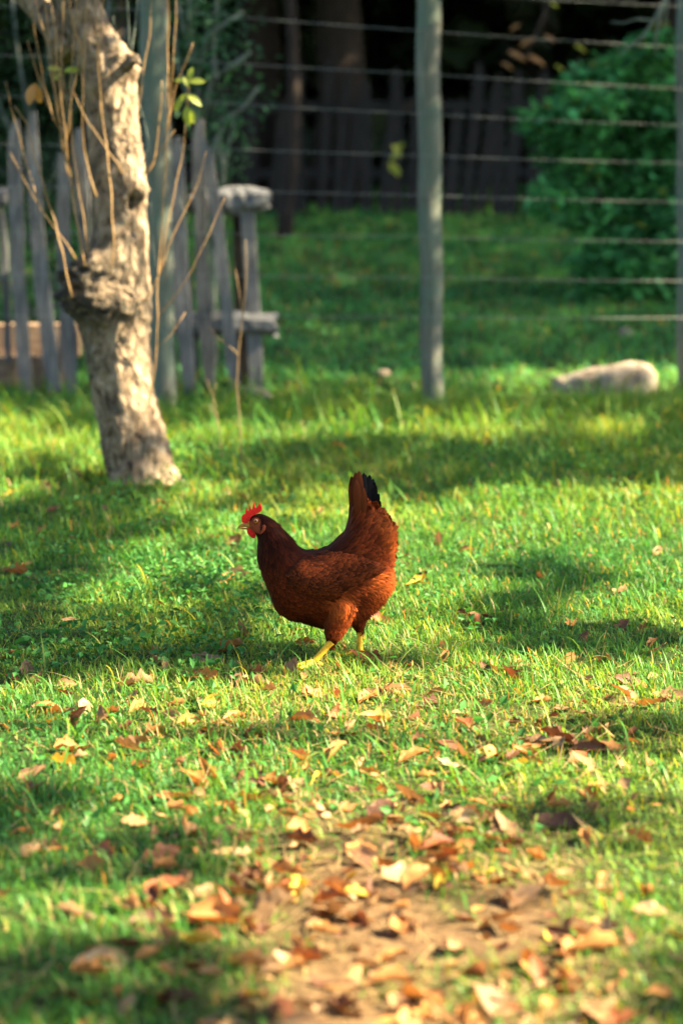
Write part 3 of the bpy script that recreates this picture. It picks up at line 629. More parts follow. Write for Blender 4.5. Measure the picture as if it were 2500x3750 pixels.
# bare saplings in the grass
def twig_plant(lines, Y, label, r, mat):
    b0 = P(*lines[0][-1], Y); b0.z = T(b0.x, Y)
    t = thing('sapling', tuple(b0), label, 'sapling')
    for j, pl in enumerate(lines):
        Q = [P(u, v_, Y+0.01*math.sin(i+j)) for i, (u, v_) in enumerate(pl)]
        if j == 0: Q.append(b0-Vector((0, 0, 0.03)))
        mb = MB(); mb.tube(Q, [r*(0.5+0.55*i/len(Q))*(1 if j == 0 else 0.7) for i in range(len(Q))], 7); part('stem' if j == 0 else 'twig', mb, mat, t)
    return t
twig_plant([[(898, 877), (901, 945), (901, 1010), (897, 1080), (891, 1137), (880, 1230), (873, 1291), (866, 1410), (872, 1480), (877, 1537), (882, 1640), (884, 1733)], [(761, 1193), (785, 1218), (807, 1242), (840, 1268), (871, 1297)], [(862, 985), (872, 1050), (884, 1122), (888, 1150)]], 8.55, 'tall bare brown sapling with one fork, right of the leaning tree', .0032, M['sapling'])
twig_plant([[(758, 1389), (768, 1425), (779, 1452), (790, 1505), (800, 1558), (807, 1625)], [(792, 1403), (786, 1430), (781, 1455)], [(768, 1468), (775, 1500), (792, 1520)]], 9.2, 'short forked dry twig standing in grass left of the tall sapling', .0028, M['sapling'])

# ------------------------------------------------------------------ shrubs
def shrub(name, c, label, stems, leaves, lsize, lcol, matl, cat='shrub', leaf_r=None, twigmat=None):
    t = thing(name, c, label, cat)
    for st in stems:
        mb = MB(); mb.tube(st[0], st[1], 7, rough=0.25); part('stem', mb, twigmat or M['dark_bark'], t)
    n = len(leaves); V, F, C = leaf_cloud(leaves, rng.uniform(lsize*0.7, lsize*1.25, n), lcol, 0.25, 0.24)
    link('foliage', np_mesh('foliage', V-np.array(c), F, C, False), matl, t, kind='stuff')
    return t
# green bush on the right
bc = P(2330, 1075, 15.0); bc.z = T(bc.x, 15.0)
lv = []
lobes = [(2370, 640, 210, 330, .15), (2560, 620, 220, 420, .1), (2330, 940, 250, 110, -.05)]
rb = random.Random(5)
while len(lobes) < 62:
    a_ = rb.uniform(0, 6.28); q_ = rb.uniform(.55, 1.05)
    px, py = 2370+400*q_*math.cos(a_), 640+455*q_*math.sin(a_)
    if px > 2640 or py > 1060 or (px < 2080 and py < 420): continue
    r_ = rb.uniform(35, 105)*(1.25-.4*q_); lobes.append((px, py, r_, r_*rb.uniform(.7, 1.1), rb.uniform(-.35, .1)))
for (px, py, rx, ry, dy) in lobes:
    k = int(rx*ry/40)+14; d = rng.normal(size=(k, 3)); d /= np.linalg.norm(d, axis=1)[:, None]; d *= (rng.random((k, 1))**0.4)
    c0 = P(px, py, 15.1+dy); lv.append(np.array(c0)+d*np.array([rx/FPX*15, rx/FPX*15, ry/FPX*15]))
lv = np.concatenate(lv); lv = lv[lv[:, 2] > terrain(lv[:, 0], lv[:, 1])+0.05]
cl = fnoise(lv[:, 0]*6+lv[:, 1]*3, lv[:, 2]*6)
col = (np.array([0.055, 0.20, 0.062])*(0.3+1.8*cl[:, None]))*rng.uniform(0.7, 1.4, (len(lv), 1))
yel = rng.random(len(lv)) < 0.05*sstep(1.2, 1.7, lv[:, 2])+0.008; col[yel] = np.array([0.22, 0.24, 0.03])
col *= rng.choice([0.45, 0.8, 1.0, 1.5], (len(lv), 1))
st = []
for k in range(9):
    e = Vector(lv[rng.integers(len(lv))]); b0 = bc+Vector((random.uniform(-.15, .15), random.uniform(-.1, .1), -0.03))
    st.append(([b0, b0.lerp(e, 0.5)+Vector((0, 0, 0.12)), e], [0.018, 0.012, 0.005]))
shrub('bush', tuple(bc), 'large dense green bush beyond the wire fence on the right', st, lv, 0.10, col, M['leaf_green'], 'bush')
# grey lichen shrub beside the wide post, and leafy shrub behind the pickets
def twiggy(name, label, base_px, Y, arms, nleaf, lcol, cat='shrub', r0=0.016):
    b0 = P(*base_px, Y); b0.z = T(b0.x, Y); st = []; lv = []
    for pl in arms:
        Q = [P(u, v_, Y+0.05*math.sin(i*1.1+u)) for i, (u, v_) in enumerate(pl)]
        st.append((Q, [r0*(0.95-0.6*i/len(Q)) for i in range(len(Q))]))
        for i in range(1, len(Q)):
            for _ in range(nleaf):
                lv.append(Q[i-1].lerp(Q[i], random.random())+Vector((random.gauss(0, .06), random.gauss(0, .07), random.gauss(0, .06))))
    lv = np.array([tuple(q) for q in lv]); c = np.array(lcol)*rng.uniform(0.5, 1.5, (len(lv), 1))
    return shrub(name, tuple(b0), label, st, lv, 0.04, c, M['leaf_green'], cat, twigmat=M['twig_grey'])
twiggy('lichen_shrub', 'tall grey lichen-covered twiggy shrub right of the wide post', (790, 1420), 12.3,
       [[(790, 1420), (780, 1000), (760, 700), (735, 450), (720, 250), (690, 60), (700, -120)], [(765, 720), (790, 520), (830, 430), (890, 395), (945, 320)], [(738, 470), (775, 290), (850, 240), (920, 190)], [(722, 280), (760, 130), (820, 90), (890, 45)],
        [(780, 900), (815, 650), (830, 560), (860, 430)], [(725, 260), (690, 150), (655, 40), (640, -100)], [(740, 480), (690, 350), (650, 230), (640, 100)], [(790, 290), (780, 180), (790, 60), (800, -80)], [(815, 640), (800, 500), (810, 430)], [(700, 60), (730, 0), (780, -60)]], 46, (0.040, 0.105, 0.050))
twiggy('leafy_shrub', 'dark green leafy shrub behind the pickets at the left edge', (180, 1420), 12.9,
       [[(180, 1420), (170, 1000), (140, 700), (100, 400), (60, 150), (40, -80)], [(150, 800), (220, 560), (260, 330), (290, 100), (300, -80)], [(130, 650), (40, 480), (-40, 300), (-80, 100)], [(160, 900), (300, 720), (400, 560), (450, 350), (460, 100)], [(110, 420), (180, 250), (190, 60), (170, -90)], [(120, 600), (20, 640), (-60, 560)], [(240, 440), (330, 330), (380, 180), (400, 0)], [(430, 450), (520, 330), (540, 120), (560, -60)], [(180, 1200), (60, 1080), (-60, 960)], [(180, 1150), (300, 1000), (350, 850)], [(175, 1000), (90, 850), (10, 780)], [(180, 1330), (90, 1240), (-20, 1180)], [(180, 1100), (240, 900), (250, 760)], [(130, 700), (200, 640), (300, 620)]], 90, (0.020, 0.055, 0.020), r0=0.014)
# dry leafy branch at the back on the right
t = thing('autumn_branch', tuple(P(1930, 330, 17.0)), 'drooping branch with a few orange leaves in front of the dark palings', 'branch')
mb = MB(); mb.tube([P(2050, -150, 17.0), P(1990, 60, 17.0), P(1930, 190, 17.0), P(1840, 235, 17.0)], [0.02, 0.014, 0.010, 0.004], 7); part('stem', mb, M['dark_bark'], t)
M['leaf_orange'] = leafy('orange_leaves', (0.34, 0.17, 0.06), trans=0.4); M['leaf_yellow'] = leafy('yellow_leaves', (0.40, 0.42, 0.05), trans=0.45)
for (px, py, mt, s_) in ((1860, 190, 'leaf_orange', .16), (1930, 205, 'leaf_orange', .15), (1960, 140, 'leaf_orange', .13), (1835, 232, 'leaf_orange', .10), (1905, 90, 'leaf_orange', .09), (1990, 130, 'leaf_orange', .10), (2105, 168, 'leaf_yellow', .085), (2010, 10, 'leaf_yellow', .07), (2030, 240, 'leaf_yellow', .07)):
    mb = MB(); blade_leaf(mb, P(px, py, 16.95), (random.choice((-1, 1)), .2, -.35), (0.2, -0.6, 0.8), s_, s_*0.42, 0.2); part('leaf', mb, M[mt], t)
t = thing('sprig', tuple(P(1450, 760, 19.2)), 'small added sprig standing for bright yellow-green bokeh spots before the dark palings', 'sprig')  # stem and leaves added to give bright out-of-focus spots
b0 = P(1455, 800, 19.2); b0.z = T(b0.x, 19.2); mb = MB(); mb.tube([b0, P(1452, 690, 19.2), P(1450, 540, 19.2)], [0.008, 0.006, 0.003], 6); part('stem', mb, M['dark_bark'], t)
for (px, py) in ((1450, 545), (1456, 560), (1448, 600), (1452, 612), (1340, 662)):
    if px < 1400: continue
    for k in range(2):
        mb = MB(); blade_leaf(mb, P(px, py, 19.15), (random.uniform(-1, 1), -.2, random.uniform(-1, .5)), (0, -0.7, 0.7), .075, .05, 0.2); part('leaf', mb, M['leaf_yellow'], t)
# dead branch reaching in at the top right
t = thing('dead_branch', tuple(P(2430, 0, 10.6)), 'bare dead branch hanging into the top right corner', 'branch')
for pl, r in (([(2520, -500), (2470, -200), (2432, 0), (2415, 60), (2402, 120), (2396, 195)], .010), ([(2425, 10), (2395, 70), (2355, 130), (2300, 175), (2260, 205)], .007), ([(2390, 75), (2330, 70), (2280, 85), (2235, 80)], .005), ([(2455, -120), (2440, 40), (2430, 100)], .006)):
    mb = MB(); Q = [P(u, v_, 10.6+0.03*i) for i, (u, v_) in enumerate(pl)]; mb.tube(Q, [r*(1-0.6*i/len(Q)) for i in range(len(Q))], 7, rough=0.4); part('twig', mb, M['twig_grey'], t)

# ------------------------------------------------------------------ the hen
HS = 2.24
def hz_(X_, Y_, dy=0.0):
    return P(820+X_/HS, 1680+Y_/HS, HEN_Y+dy)
UN = HEN_Y/FPX/HS                                     # metres per drawing unit
outline = [(205, 500), (222, 465), (250, 450), (295, 443), (340, 452), (385, 478), (430, 512), (480, 558), (530, 613), (570, 663), (610, 706), (650, 736), (700, 752), (760, 752), (820, 730), (870, 696), (930, 645), (980, 595), (1008, 530), (1022, 450),
           (1036, 385), (1060, 340), (1110, 325), (1155, 350), (1190, 395), (1235, 440), (1280, 480), (1320, 520), (1350, 560), (1370, 600), (1380, 680), (1372, 760), (1365, 830), (1385, 900), (1395, 980), (1378, 1060), (1335, 1140), (1275, 1215), (1205, 1285), (1140, 1330), (1060, 1360), (980, 1385), (880, 1395),
           (760, 1382), (640, 1345), (540, 1318), (475, 1285), (428, 1242), (396, 1180), (372, 1105), (338, 1025), (304, 935), (284, 855), (274, 780), (273, 700), (268, 645), (246, 605), (218, 585), (200, 560)]
poly = np.array(outline, float)
st_ = 8; ax_ = np.arange(180, 1440, st_); ay_ = np.arange(160, 1430, st_); GX, GY = np.meshgrid(ax_, ay_)
def inpoly(px, py, pg):
    ins = np.zeros(px.shape, bool); n = len(pg)
    for i in range(n):
        x1, y1 = pg[i]; x2, y2 = pg[(i+1) % n]
        if y1 == y2: continue
        ins ^= ((y1 > py) != (y2 > py)) & (px < (x2-x1)*(py-y1)/(y2-y1)+x1)
    return ins
def inflate(ins, it=2600):
    u = np.zeros(ins.shape); m_ = ins.astype(float)
    for _ in range(it):
        s4 = np.zeros_like(u); s4[1:-1, 1:-1] = u[:-2, 1:-1]+u[2:, 1:-1]+u[1:-1, :-2]+u[1:-1, 2:]
        u = (s4+st_*st_)*0.25*m_
    return u
ins = inpoly(GX, GY, poly); U_ = inflate(ins)
kw = 1.12 - 0.10*sstep(500, 350, GX)*sstep(800, 600, GY) - 0.50*sstep(650, 330, GY)*sstep(900, 1000, GX) - 0.22*sstep(340, 260, GX)*sstep(700, 620, GY)
HWID = np.sqrt(2*U_)*kw                               # half width in drawing units
def halfw(X_, Y_):
    fx = np.clip((np.asarray(X_, float)-ax_[0])/st_, 0, len(ax_)-1.001); fy = np.clip((np.asarray(Y_, float)-ay_[0])/st_, 0, len(ay_)-1.001)
    i = fx.astype(int); j = fy.astype(int); fx -= i; fy -= j
    return (HWID[j, i]*(1-fx)+HWID[j, i+1]*fx)*(1-fy)+(HWID[j+1, i]*(1-fx)+HWID[j+1, i+1]*fx)*fy
O = hz_(0, 0); EX = (hz_(1000, 0)-O)/1000; EY = (hz_(0, 1000)-O)/1000   # plane axes (drawing x and y)
def hen_np(X_, Y_, D):                                # D in metres, away from the viewer positive
    X_ = np.asarray(X_, float); Y_ = np.asarray(Y_, float)
    return np.array(O)+X_[..., None]*np.array(EX)+Y_[..., None]*np.array(EY)+np.asarray(D, float)[..., None]*np.array([0, 1, 0])
feet_y = HEN_Y
hb = Vector((hz_(880, 0).x, HEN_Y, T(hz_(880, 0).x, HEN_Y)))
hen = thing('hen', tuple(hb), 'reddish-brown hen with red comb walking left across the lawn', 'hen')
# closed body: two inflated sheets meeting at the outline, plus the thighs, fused by a voxel remesh
cell = ins[:-1, :-1] & ins[1:, :-1] & ins[:-1, 1:] & ins[1:, 1:]
cnt = np.zeros(ins.shape, int); used = np.zeros(ins.shape, bool)
for a, b_ in ((0, 0), (1, 0), (0, 1), (1, 1)):
    cnt[a:a+cell.shape[0], b_:b_+cell.shape[1]] += cell
used = cnt > 0; edge = used & (cnt < 4)
V = []; idn = -np.ones(ins.shape, int); idp = -np.ones(ins.shape, int)
for j, i in zip(*np.nonzero(used)):
    base = (ax_[i], ay_[j])
    if edge[j, i]:
        idn[j, i] = idp[j, i] = len(V); V.append((*base, 0.0))
    else:
        idn[j, i] = len(V); V.append((*base, -HWID[j, i]*UN)); idp[j, i] = len(V); V.append((*base, HWID[j, i]*UN))
F = []
for j, i in zip(*np.nonzero(cell)):
    F.append((idn[j, i], idn[j, i+1], idn[j+1, i+1], idn[j+1, i])); F.append((idp[j, i], idp[j+1, i], idp[j+1, i+1], idp[j, i+1]))
V = np.array(V); mb = MB(); mb.add(hen_np(V[:, 0], V[:, 1], V[:, 2]), F)
import bmesh
def ball(mb, c, r, sub=2):
    bm = bmesh.new(); bmesh.ops.create_icosphere(bm, subdivisions=sub, radius=r)
    mb.add([tuple(v.co+Vector(c)) for v in bm.verts], [tuple(v.index for v in f.verts) for f in bm.faces]); bm.free()
def chain(mb, a, b_, r0, r1, n=12):
    for i in range(n):
        t = i/(n-1); ball(mb, Vector(a).lerp(Vector(b_), t), r0+(r1-r0)*t)
chain(mb, hz_(960, 1190, -.040), hz_(905, 1400, -.050), .038, .0235); chain(mb, hz_(905, 1400, -.050), hz_(880, 1500, -.050), .0235, .0105, 9)
chain(mb, hz_(1080, 1180, .042), hz_(1090, 1305, .054), .036, .020); chain(mb, hz_(1090, 1305, .054), hz_(1112, 1388, .058), .020, .0105, 9)
tmp = link('body_tmp', mb.mesh('body_tmp', hb), None)
md = tmp.modifiers.new('r', 'REMESH'); md.mode = 'VOXEL'; md.voxel_size = 0.0034; md2 = tmp.modifiers.new('s', 'SMOOTH'); md2.iterations = 6; md2.factor = 0.5
dg = bpy.context.evaluated_depsgraph_get(); body_me = bpy.data.meshes.new_from_object(tmp.evaluated_get(dg))
bpy.data.objects.remove(tmp)
body_me.name = 'body'; nv = len(body_me.vertices)
bv = np.zeros(nv*3); body_me.vertices.foreach_get('co', bv); bv = bv.reshape(-1, 3)
bn = np.zeros(nv*3); body_me.vertices.foreach_get('normal', bn); bn = bn.reshape(-1, 3)
def todraw(p):                                        # local hen point to drawing units
    q = p+np.array(hb)-np.array(O); Yd = q[..., 2]/EY.z; Xd = q[..., 0]/EX.x
    return Xd, Yd
FLOW = np.array([(300, 480, .6, .5), (230, 520, .8, .3), (400, 600, .25, .97), (330, 700, 0, 1), (480, 650, .5, .85), (560, 720, .75, .66), (330, 900, .25, .97), (400, 1050, .5, .85), (450, 1200, .7, .7), (600, 1250, .9, .4), (700, 1330, .95, .25),
    (550, 950, .75, .65), (700, 900, .95, .25), (900, 900, 1, .05), (1100, 900, 1, .05), (700, 760, 1, 0), (800, 740, .95, -.2), (900, 700, .8, -.55), (1000, 620, .6, -.8), (1050, 450, .2, -.98), (1100, 250, .1, -1), (1150, 600, .6, -.75), (1250, 500, .65, -.7),
    (1300, 650, .9, -.4), (1350, 800, .95, .1), (1200, 750, .9, -.2), (1200, 950, .95, .25), (1350, 1000, .9, .4), (1250, 1150, .7, .7), (1100, 1250, .4, .9), (950, 1200, .3, .95), (900, 1400, -.1, 1), (1100, 1380, .1, 1), (800, 1350, .8, .4), (1000, 1060, .8, .5), (420, 850, .3, .95)])
def flow(Xd, Yd):
    d2 = (Xd[:, None]-FLOW[None, :, 0])**2+(Yd[:, None]-FLOW[None, :, 1])**2+400; wt = 1/d2**1.6
    f = (wt[..., None]*FLOW[None, :, 2:]).sum(1); return f/np.linalg.norm(f, axis=1)[:, None]
ZONES = np.array([(a_[0], a_[1], *(np.array([a_[2]*0.74, a_[3]*0.475, a_[4]*0.32])*(0.62 if a_[0] < 900 else 0.95 if a_[1] < 900 else 1.2)), *a_[5:]) for a_ in [  # x, y, colour (linear), feather length mm, width mm, softness; sunlit highlights painted into the rear colours
    (280, 480, .050, .013, .006, 7, 3, .3), (380, 560, .050, .012, .005, 18, 4.5, .3), (350, 720, .058, .014, .005, 26, 5, .3), (500, 660, .060, .015, .005, 28, 5.5, .3), (600, 740, .085, .020, .007, 28, 7, .2),
    (330, 900, .085, .021, .007, 18, 10, .1), (450, 1000, .110, .027, .008, 19, 12, .1), (420, 1180, .095, .024, .008, 18, 11, .3), (600, 1150, .115, .029, .009, 20, 13, .2), (750, 1250, .110, .028, .009, 20, 12, .4), (650, 1320, .060, .016, .007, 18, 8, .7),
    (700, 860, .120, .031, .010, 20, 12, .1), (850, 740, .080, .020, .007, 28, 9, .2), (1000, 640, .085, .022, .007, 30, 9, .2), (1060, 420, .110, .029, .009, 34, 13, .1), (1180, 450, .150, .042, .012, 34, 22, .1), (1280, 560, .25, .078, .02, 34, 24, .1),
    (1330, 720, .26, .082, .02, 30, 23, .1), (1150, 700, .100, .026, .009, 28, 14, .1), (1250, 820, .120, .032, .010, 26, 15, .2), (1300, 960, .34, .115, .032, 30, 5, 1.), (1370, 1020, .38, .13, .036, 30, 4, 1.), (1250, 1150, .16, .046, .013, 28, 5, 1.),
    (1100, 1150, .10, .028, .010, 26, 6, 1.), (1150, 1290, .10, .028, .010, 24, 5, 1.), (960, 1170, .32, .10, .026, 22, 11, .5), (930, 1300, .16, .045, .013, 20, 7, .8), (890, 1450, .10, .027, .009, 16, 5, .8), (1090, 1400, .09, .025, .009, 16, 5, .8), (1000, 950, .11, .029, .010, 22, 12, .1)]])
def zone(Xd, Yd):
    d2 = (Xd[:, None]-ZONES[None, :, 0])**2+(Yd[:, None]-ZONES[None, :, 1])**2+300; wt = 1/d2**2.2; wt /= wt.sum(1)[:, None]
    return wt @ ZONES[:, 2:]
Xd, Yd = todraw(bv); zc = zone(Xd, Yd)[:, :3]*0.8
face_ = sstep(40, 26, np.abs(Xd-245)*0.62)*sstep(500, 520, Yd)*sstep(610, 585, Yd)*(Xd < 318)
face_ = np.maximum(face_, (((Xd-262)/42)**2+((Yd-512)/38)**2 < 1)*1.0)
zc = zc*(1-face_[:, None])+np.array([0.24, 0.05, 0.02])*face_[:, None]
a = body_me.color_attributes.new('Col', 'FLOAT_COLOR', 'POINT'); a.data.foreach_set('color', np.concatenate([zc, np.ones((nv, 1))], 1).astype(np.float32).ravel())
body_me.polygons.foreach_set('use_smooth', np.ones(len(body_me.polygons), bool))
m, nt, b, out = new_mat('plumage'); M['feather'] = m
nt.links.new(attr(nt), b.inputs['Base Color']); b.inputs['Roughness'].default_value = 0.65; b.inputs['Specular IOR Level'].default_value = 0.06
b.inputs['Sheen Weight'].default_value = 0.04; b.inputs['Sheen Roughness'].default_value = 0.4; b.inputs['Sheen Tint'].default_value = (1.0, 0.55, 0.3, 1)
tl = N(nt, 'ShaderNodeBsdfTranslucent'); nt.links.new(attr(nt), tl.inputs[0]); mx = N(nt, 'ShaderNodeMixShader'); mx.inputs[0].default_value = 0.15
nt.links.new(b.outputs[0], mx.inputs[1]); nt.links.new(tl.outputs[0], mx.inputs[2]); nt.links.new(mx.outputs[0], out.inputs[0])
body = link('body', body_me, M['feather'], hen)

def feathers(P0, Nn, Dd, L, W, col, edge=0.0, lift=0.10, cup=0.25, tipdark=None, rows=5):
    """real feathers: rows of 3 vertices, rounded tip, cupped across, root sunk into the skin"""
    n = len(P0); sd = np.cross(Dd, Nn); ts = np.linspace(0, 1, rows)
    hwp = np.interp(ts, [0, .25, .6, .85, 1], [.35, .8, 1, .85, .30])
    V = np.zeros((n, rows, 3, 3)); C = np.zeros((n, rows, 3, 3))
    for i, t in enumerate(ts):
        c = P0+Dd*(L*t)[:, None]+Nn*(L*(-0.07+0.07*min(1, 4*t)+lift*t*t-0.10*t**4)*np.ones(n))[:, None]
        hw = (W*0.5*hwp[i])[:, None]
        V[:, i, 0] = c-sd*hw-Nn*hw*cup; V[:, i, 1] = c; V[:, i, 2] = c+sd*hw-Nn*hw*cup
        if i == rows-1: V[:, i, 1] = c+Dd*(L*0.04)[:, None]
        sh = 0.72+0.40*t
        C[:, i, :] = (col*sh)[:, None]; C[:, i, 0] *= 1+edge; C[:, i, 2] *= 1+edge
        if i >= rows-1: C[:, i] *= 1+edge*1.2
        if tipdark is not None and t > 0.45: C[:, i] = C[:, i]*(1-tipdark[:, None, None])+np.array([.007, .007, .008])*tipdark[:, None, None]
    b0 = np.arange(n)*rows*3
    q = np.array([[3*i+k, 3*i+k+1, 3*i+4+k, 3*i+3+k] for i in range(rows-1) for k in range(2)])
    return V.reshape(-1, 3), (b0[:, None, None]+q[None]).reshape(-1, 4), C.reshape(-1, 3)
body_me.calc_loop_triangles(); nt_ = len(body_me.loop_triangles)
tv = np.zeros(nt_*3, np.int32); body_me.loop_triangles.foreach_get('vertices', tv); tv = tv.reshape(-1, 3)
A, B_, C_ = bv[tv[:, 0]], bv[tv[:, 1]], bv[tv[:, 2]]; area = 0.5*np.linalg.norm(np.cross(B_-A, C_-A), axis=1)
def sample(n):
    t = rng.choice(nt_, n, p=area/area.sum()); r1 = np.sqrt(rng.random((n, 1))); r2 = rng.random((n, 1))
    p = A[t]*(1-r1)+B_[t]*(r1*(1-r2))+C_[t]*(r1*r2); nn = bn[tv[t]].mean(1); nn /= np.linalg.norm(nn, axis=1)[:, None]; return p, nn
def tangent(nn, f2):
    d = f2[:, :1]*np.array(EX)/np.linalg.norm(EX)+f2[:, 1:]*np.array(EY)/np.linalg.norm(EY)
    d = d-nn*(d*nn).sum(1)[:, None]; ln = np.linalg.norm(d, axis=1); d = d/np.maximum(ln, 1e-6)[:, None]; return d, ln
WING = np.array([(500, 905), (560, 840), (650, 780), (780, 752), (930, 748), (1060, 765), (1170, 800), (1245, 850), (1275, 905), (1235, 920), (1150, 935), (1080, 985), (1010, 1040), (930, 1085), (850, 1105), (740, 1080), (630, 1040), (540, 990)], float)
p, nn = sample(11000); Xd, Yd = todraw(p); f2 = flow(Xd, Yd); f2 = f2+rng.normal(0, .10, f2.shape); d, ln = tangent(nn, f2); z = zone(Xd, Yd)
bare_face = ((Xd < 322) & (Yd > 500) & (Yd < 612) & (Xd+0.25*(Yd-500) < 330)) | (((Xd-262)/46)**2+((Yd-510)/40)**2 < 1)
keep = (ln > 0.15) & (rng.random(len(p)) < np.clip(26/(z[:, 3]*np.maximum(z[:, 4], 3)**0.8)*5.2, 0.15, 1)) & ~bare_face & ~(inpoly(Xd, Yd, WING) & (np.abs(nn[:, 1]) > 0.3)) & (z[:, 5] < 0.85)
p, nn, d, z, Xd, Yd = p[keep], nn[keep], d[keep], z[keep], Xd[keep], Yd[keep]; n = len(p)
col = z[:, :3]*rng.uniform(0.55, 1.5, (n, 1))
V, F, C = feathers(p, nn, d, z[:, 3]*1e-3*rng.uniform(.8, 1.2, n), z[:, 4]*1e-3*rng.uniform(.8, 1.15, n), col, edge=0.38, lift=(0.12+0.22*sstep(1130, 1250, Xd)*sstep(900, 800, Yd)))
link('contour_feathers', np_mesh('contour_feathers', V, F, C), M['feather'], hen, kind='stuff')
# fluff: fine strands on the rear, thighs and belly
p, nn = sample(30000); Xd, Yd = todraw(p); f2 = flow(Xd, Yd)+rng.normal(0, .22, (len(p), 2)); d, ln = tangent(nn, f2); z = zone(Xd, Yd)
keep = (ln > 0.1) & (rng.random(len(p)) < (z[:, 5]-0.25)*1.4) & ~(inpoly(Xd, Yd, WING) & (np.abs(nn[:, 1]) > 0.3))
p, nn, d, z = p[keep], nn[keep], d[keep], z[keep]; n = len(p)
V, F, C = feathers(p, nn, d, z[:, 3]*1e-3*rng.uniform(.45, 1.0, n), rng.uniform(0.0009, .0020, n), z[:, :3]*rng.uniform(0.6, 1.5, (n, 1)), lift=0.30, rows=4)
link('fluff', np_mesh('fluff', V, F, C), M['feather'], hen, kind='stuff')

# wings: a bulged shell over each flank with coverts and flight feathers
winside = inpoly(GX, GY, WING); UW = inflate(winside, 1500); BW = np.sqrt(2*UW)*0.25
def wingsurf(X_, Y_):
    fx = np.clip((np.asarray(X_, float)-ax_[0])/st_, 0, len(ax_)-1.001); fy = np.clip((np.asarray(Y_, float)-ay_[0])/st_, 0, len(ay_)-1.001)
    i = fx.astype(int); j = fy.astype(int); fx = fx-i; fy = fy-j
    bw = (BW[j, i]*(1-fx)+BW[j, i+1]*fx)*(1-fy)+(BW[j+1, i]*(1-fx)+BW[j+1, i+1]*fx)*fy
    # the rear of the wing stands off the body, which falls away behind it
    X_ = np.asarray(X_, float)
    return np.maximum(halfw(X_, Y_), 235*sstep(1500, 900, X_)*sstep(770, 900, np.asarray(Y_, float)))+bw+6
wcol = np.array([.054, .0105, .0027])
for sgn in (-1, 1):
    cellw = winside[:-1, :-1] & winside[1:, :-1] & winside[:-1, 1:] & winside[1:, 1:]
    ids = -np.ones(ins.shape, int); V = []; F = []
    for j, i in zip(*np.nonzero(winside)): ids[j, i] = len(V); V.append((ax_[i], ay_[j]))
    V = np.array(V, float); top = hen_np(V[:, 0], V[:, 1], sgn*wingsurf(V[:, 0], V[:, 1])*UN)-np.array(hb); bot = hen_np(V[:, 0], V[:, 1], sgn*(wingsurf(V[:, 0], V[:, 1])-22)*UN)-np.array(hb)
    nW = len(V); ec = {}
    for j, i in zip(*np.nonzero(cellw)):
        q = (ids[j, i], ids[j, i+1], ids[j+1, i+1], ids[j+1, i]); F.append(q); F.append(tuple(k+nW for k in q[::-1]))
        for k in range(4):
            e = (q[k], q[(k+1) % 4]); ec[e] = ec.get(e, 0)+1
    for (a, b_) in ec:
        if (b_, a) not in ec: F.append((b_, a, a+nW, b_+nW))
    wing = link('wing', np_mesh('wing', np.concatenate([top, bot]), F, np.ones((2*nW, 3))*wcol*0.6), M['feather'], hen)
    # coverts
    n = 900; X_ = rng.uniform(490, 1230, n*2); Y_ = rng.uniform(740, 1110, n*2); k = inpoly(X_, Y_, WING) & ~((Y_ > 985) & (X_ > 900)); X_, Y_ = X_[k][:n], Y_[k][:n]; n = len(X_)
    e = 6.0; gxw = (wingsurf(X_+e, Y_)-wingsurf(X_-e, Y_))/(2*e); gyw = (wingsurf(X_, Y_+e)-wingsurf(X_, Y_-e))/(2*e)
    gxw = np.clip(gxw, -.8, .8); gyw = np.clip(gyw, -1.2, 1.2)
    nn = np.stack([-gxw, np.full(n, float(sgn)), gyw], -1); nn /= np.linalg.norm(nn, axis=1)[:, None]   # drawing y runs down
    f2 = np.stack([np.full(n, 1.0), 0.42-0.55*(X_-500)/770], -1)+rng.normal(0, .09, (n, 2)); d, ln = tangent(nn, f2)
    s_ = (X_-500)/770
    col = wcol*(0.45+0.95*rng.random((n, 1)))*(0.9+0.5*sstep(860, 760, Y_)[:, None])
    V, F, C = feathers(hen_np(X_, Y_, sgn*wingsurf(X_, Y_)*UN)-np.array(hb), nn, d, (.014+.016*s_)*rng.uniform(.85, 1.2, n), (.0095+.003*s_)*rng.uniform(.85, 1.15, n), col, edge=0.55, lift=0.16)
    cv = link('wing_coverts', np_mesh('wing_coverts', V, F, C), M['feather'], wing, kind='stuff')
    # flight feathers fanned along the lower rear edge
    for k in range(9):
        t = k/8; r0 = np.array([690+170*t, 1035-25*t]); r1 = np.array([930+345*t, 1088-180*t-12*math.sin(t*3.14)])
        dv = r1-r0; Ld = np.linalg.norm(dv)
        pos = hen_np(r0[0], r0[1], sgn*(wingsurf(r0[0], r0[1])+3+1.5*k)*UN)-np.array(hb); end = hen_np(r1[0], r1[1], sgn*(wingsurf(r1[0]-20, r1[1]-8)+2+1.5*k)*UN)-np.array(hb)
        dd = end-pos; LL = np.linalg.norm(dd); dd /= LL; nn = np.array([0, sgn, 0.12]); nn -= dd*nn.dot(dd); nn /= np.linalg.norm(nn)
        V, F, C = feathers(pos[None], nn[None], dd[None], np.array([LL]), np.array([.017]), (wcol*(0.6 if k % 2 else 1.1))[None], edge=0.9, lift=0.02, cup=0.2, rows=9)
        link('flight_feather', np_mesh('flight_feather', V, F, C), M['feather'], wing)
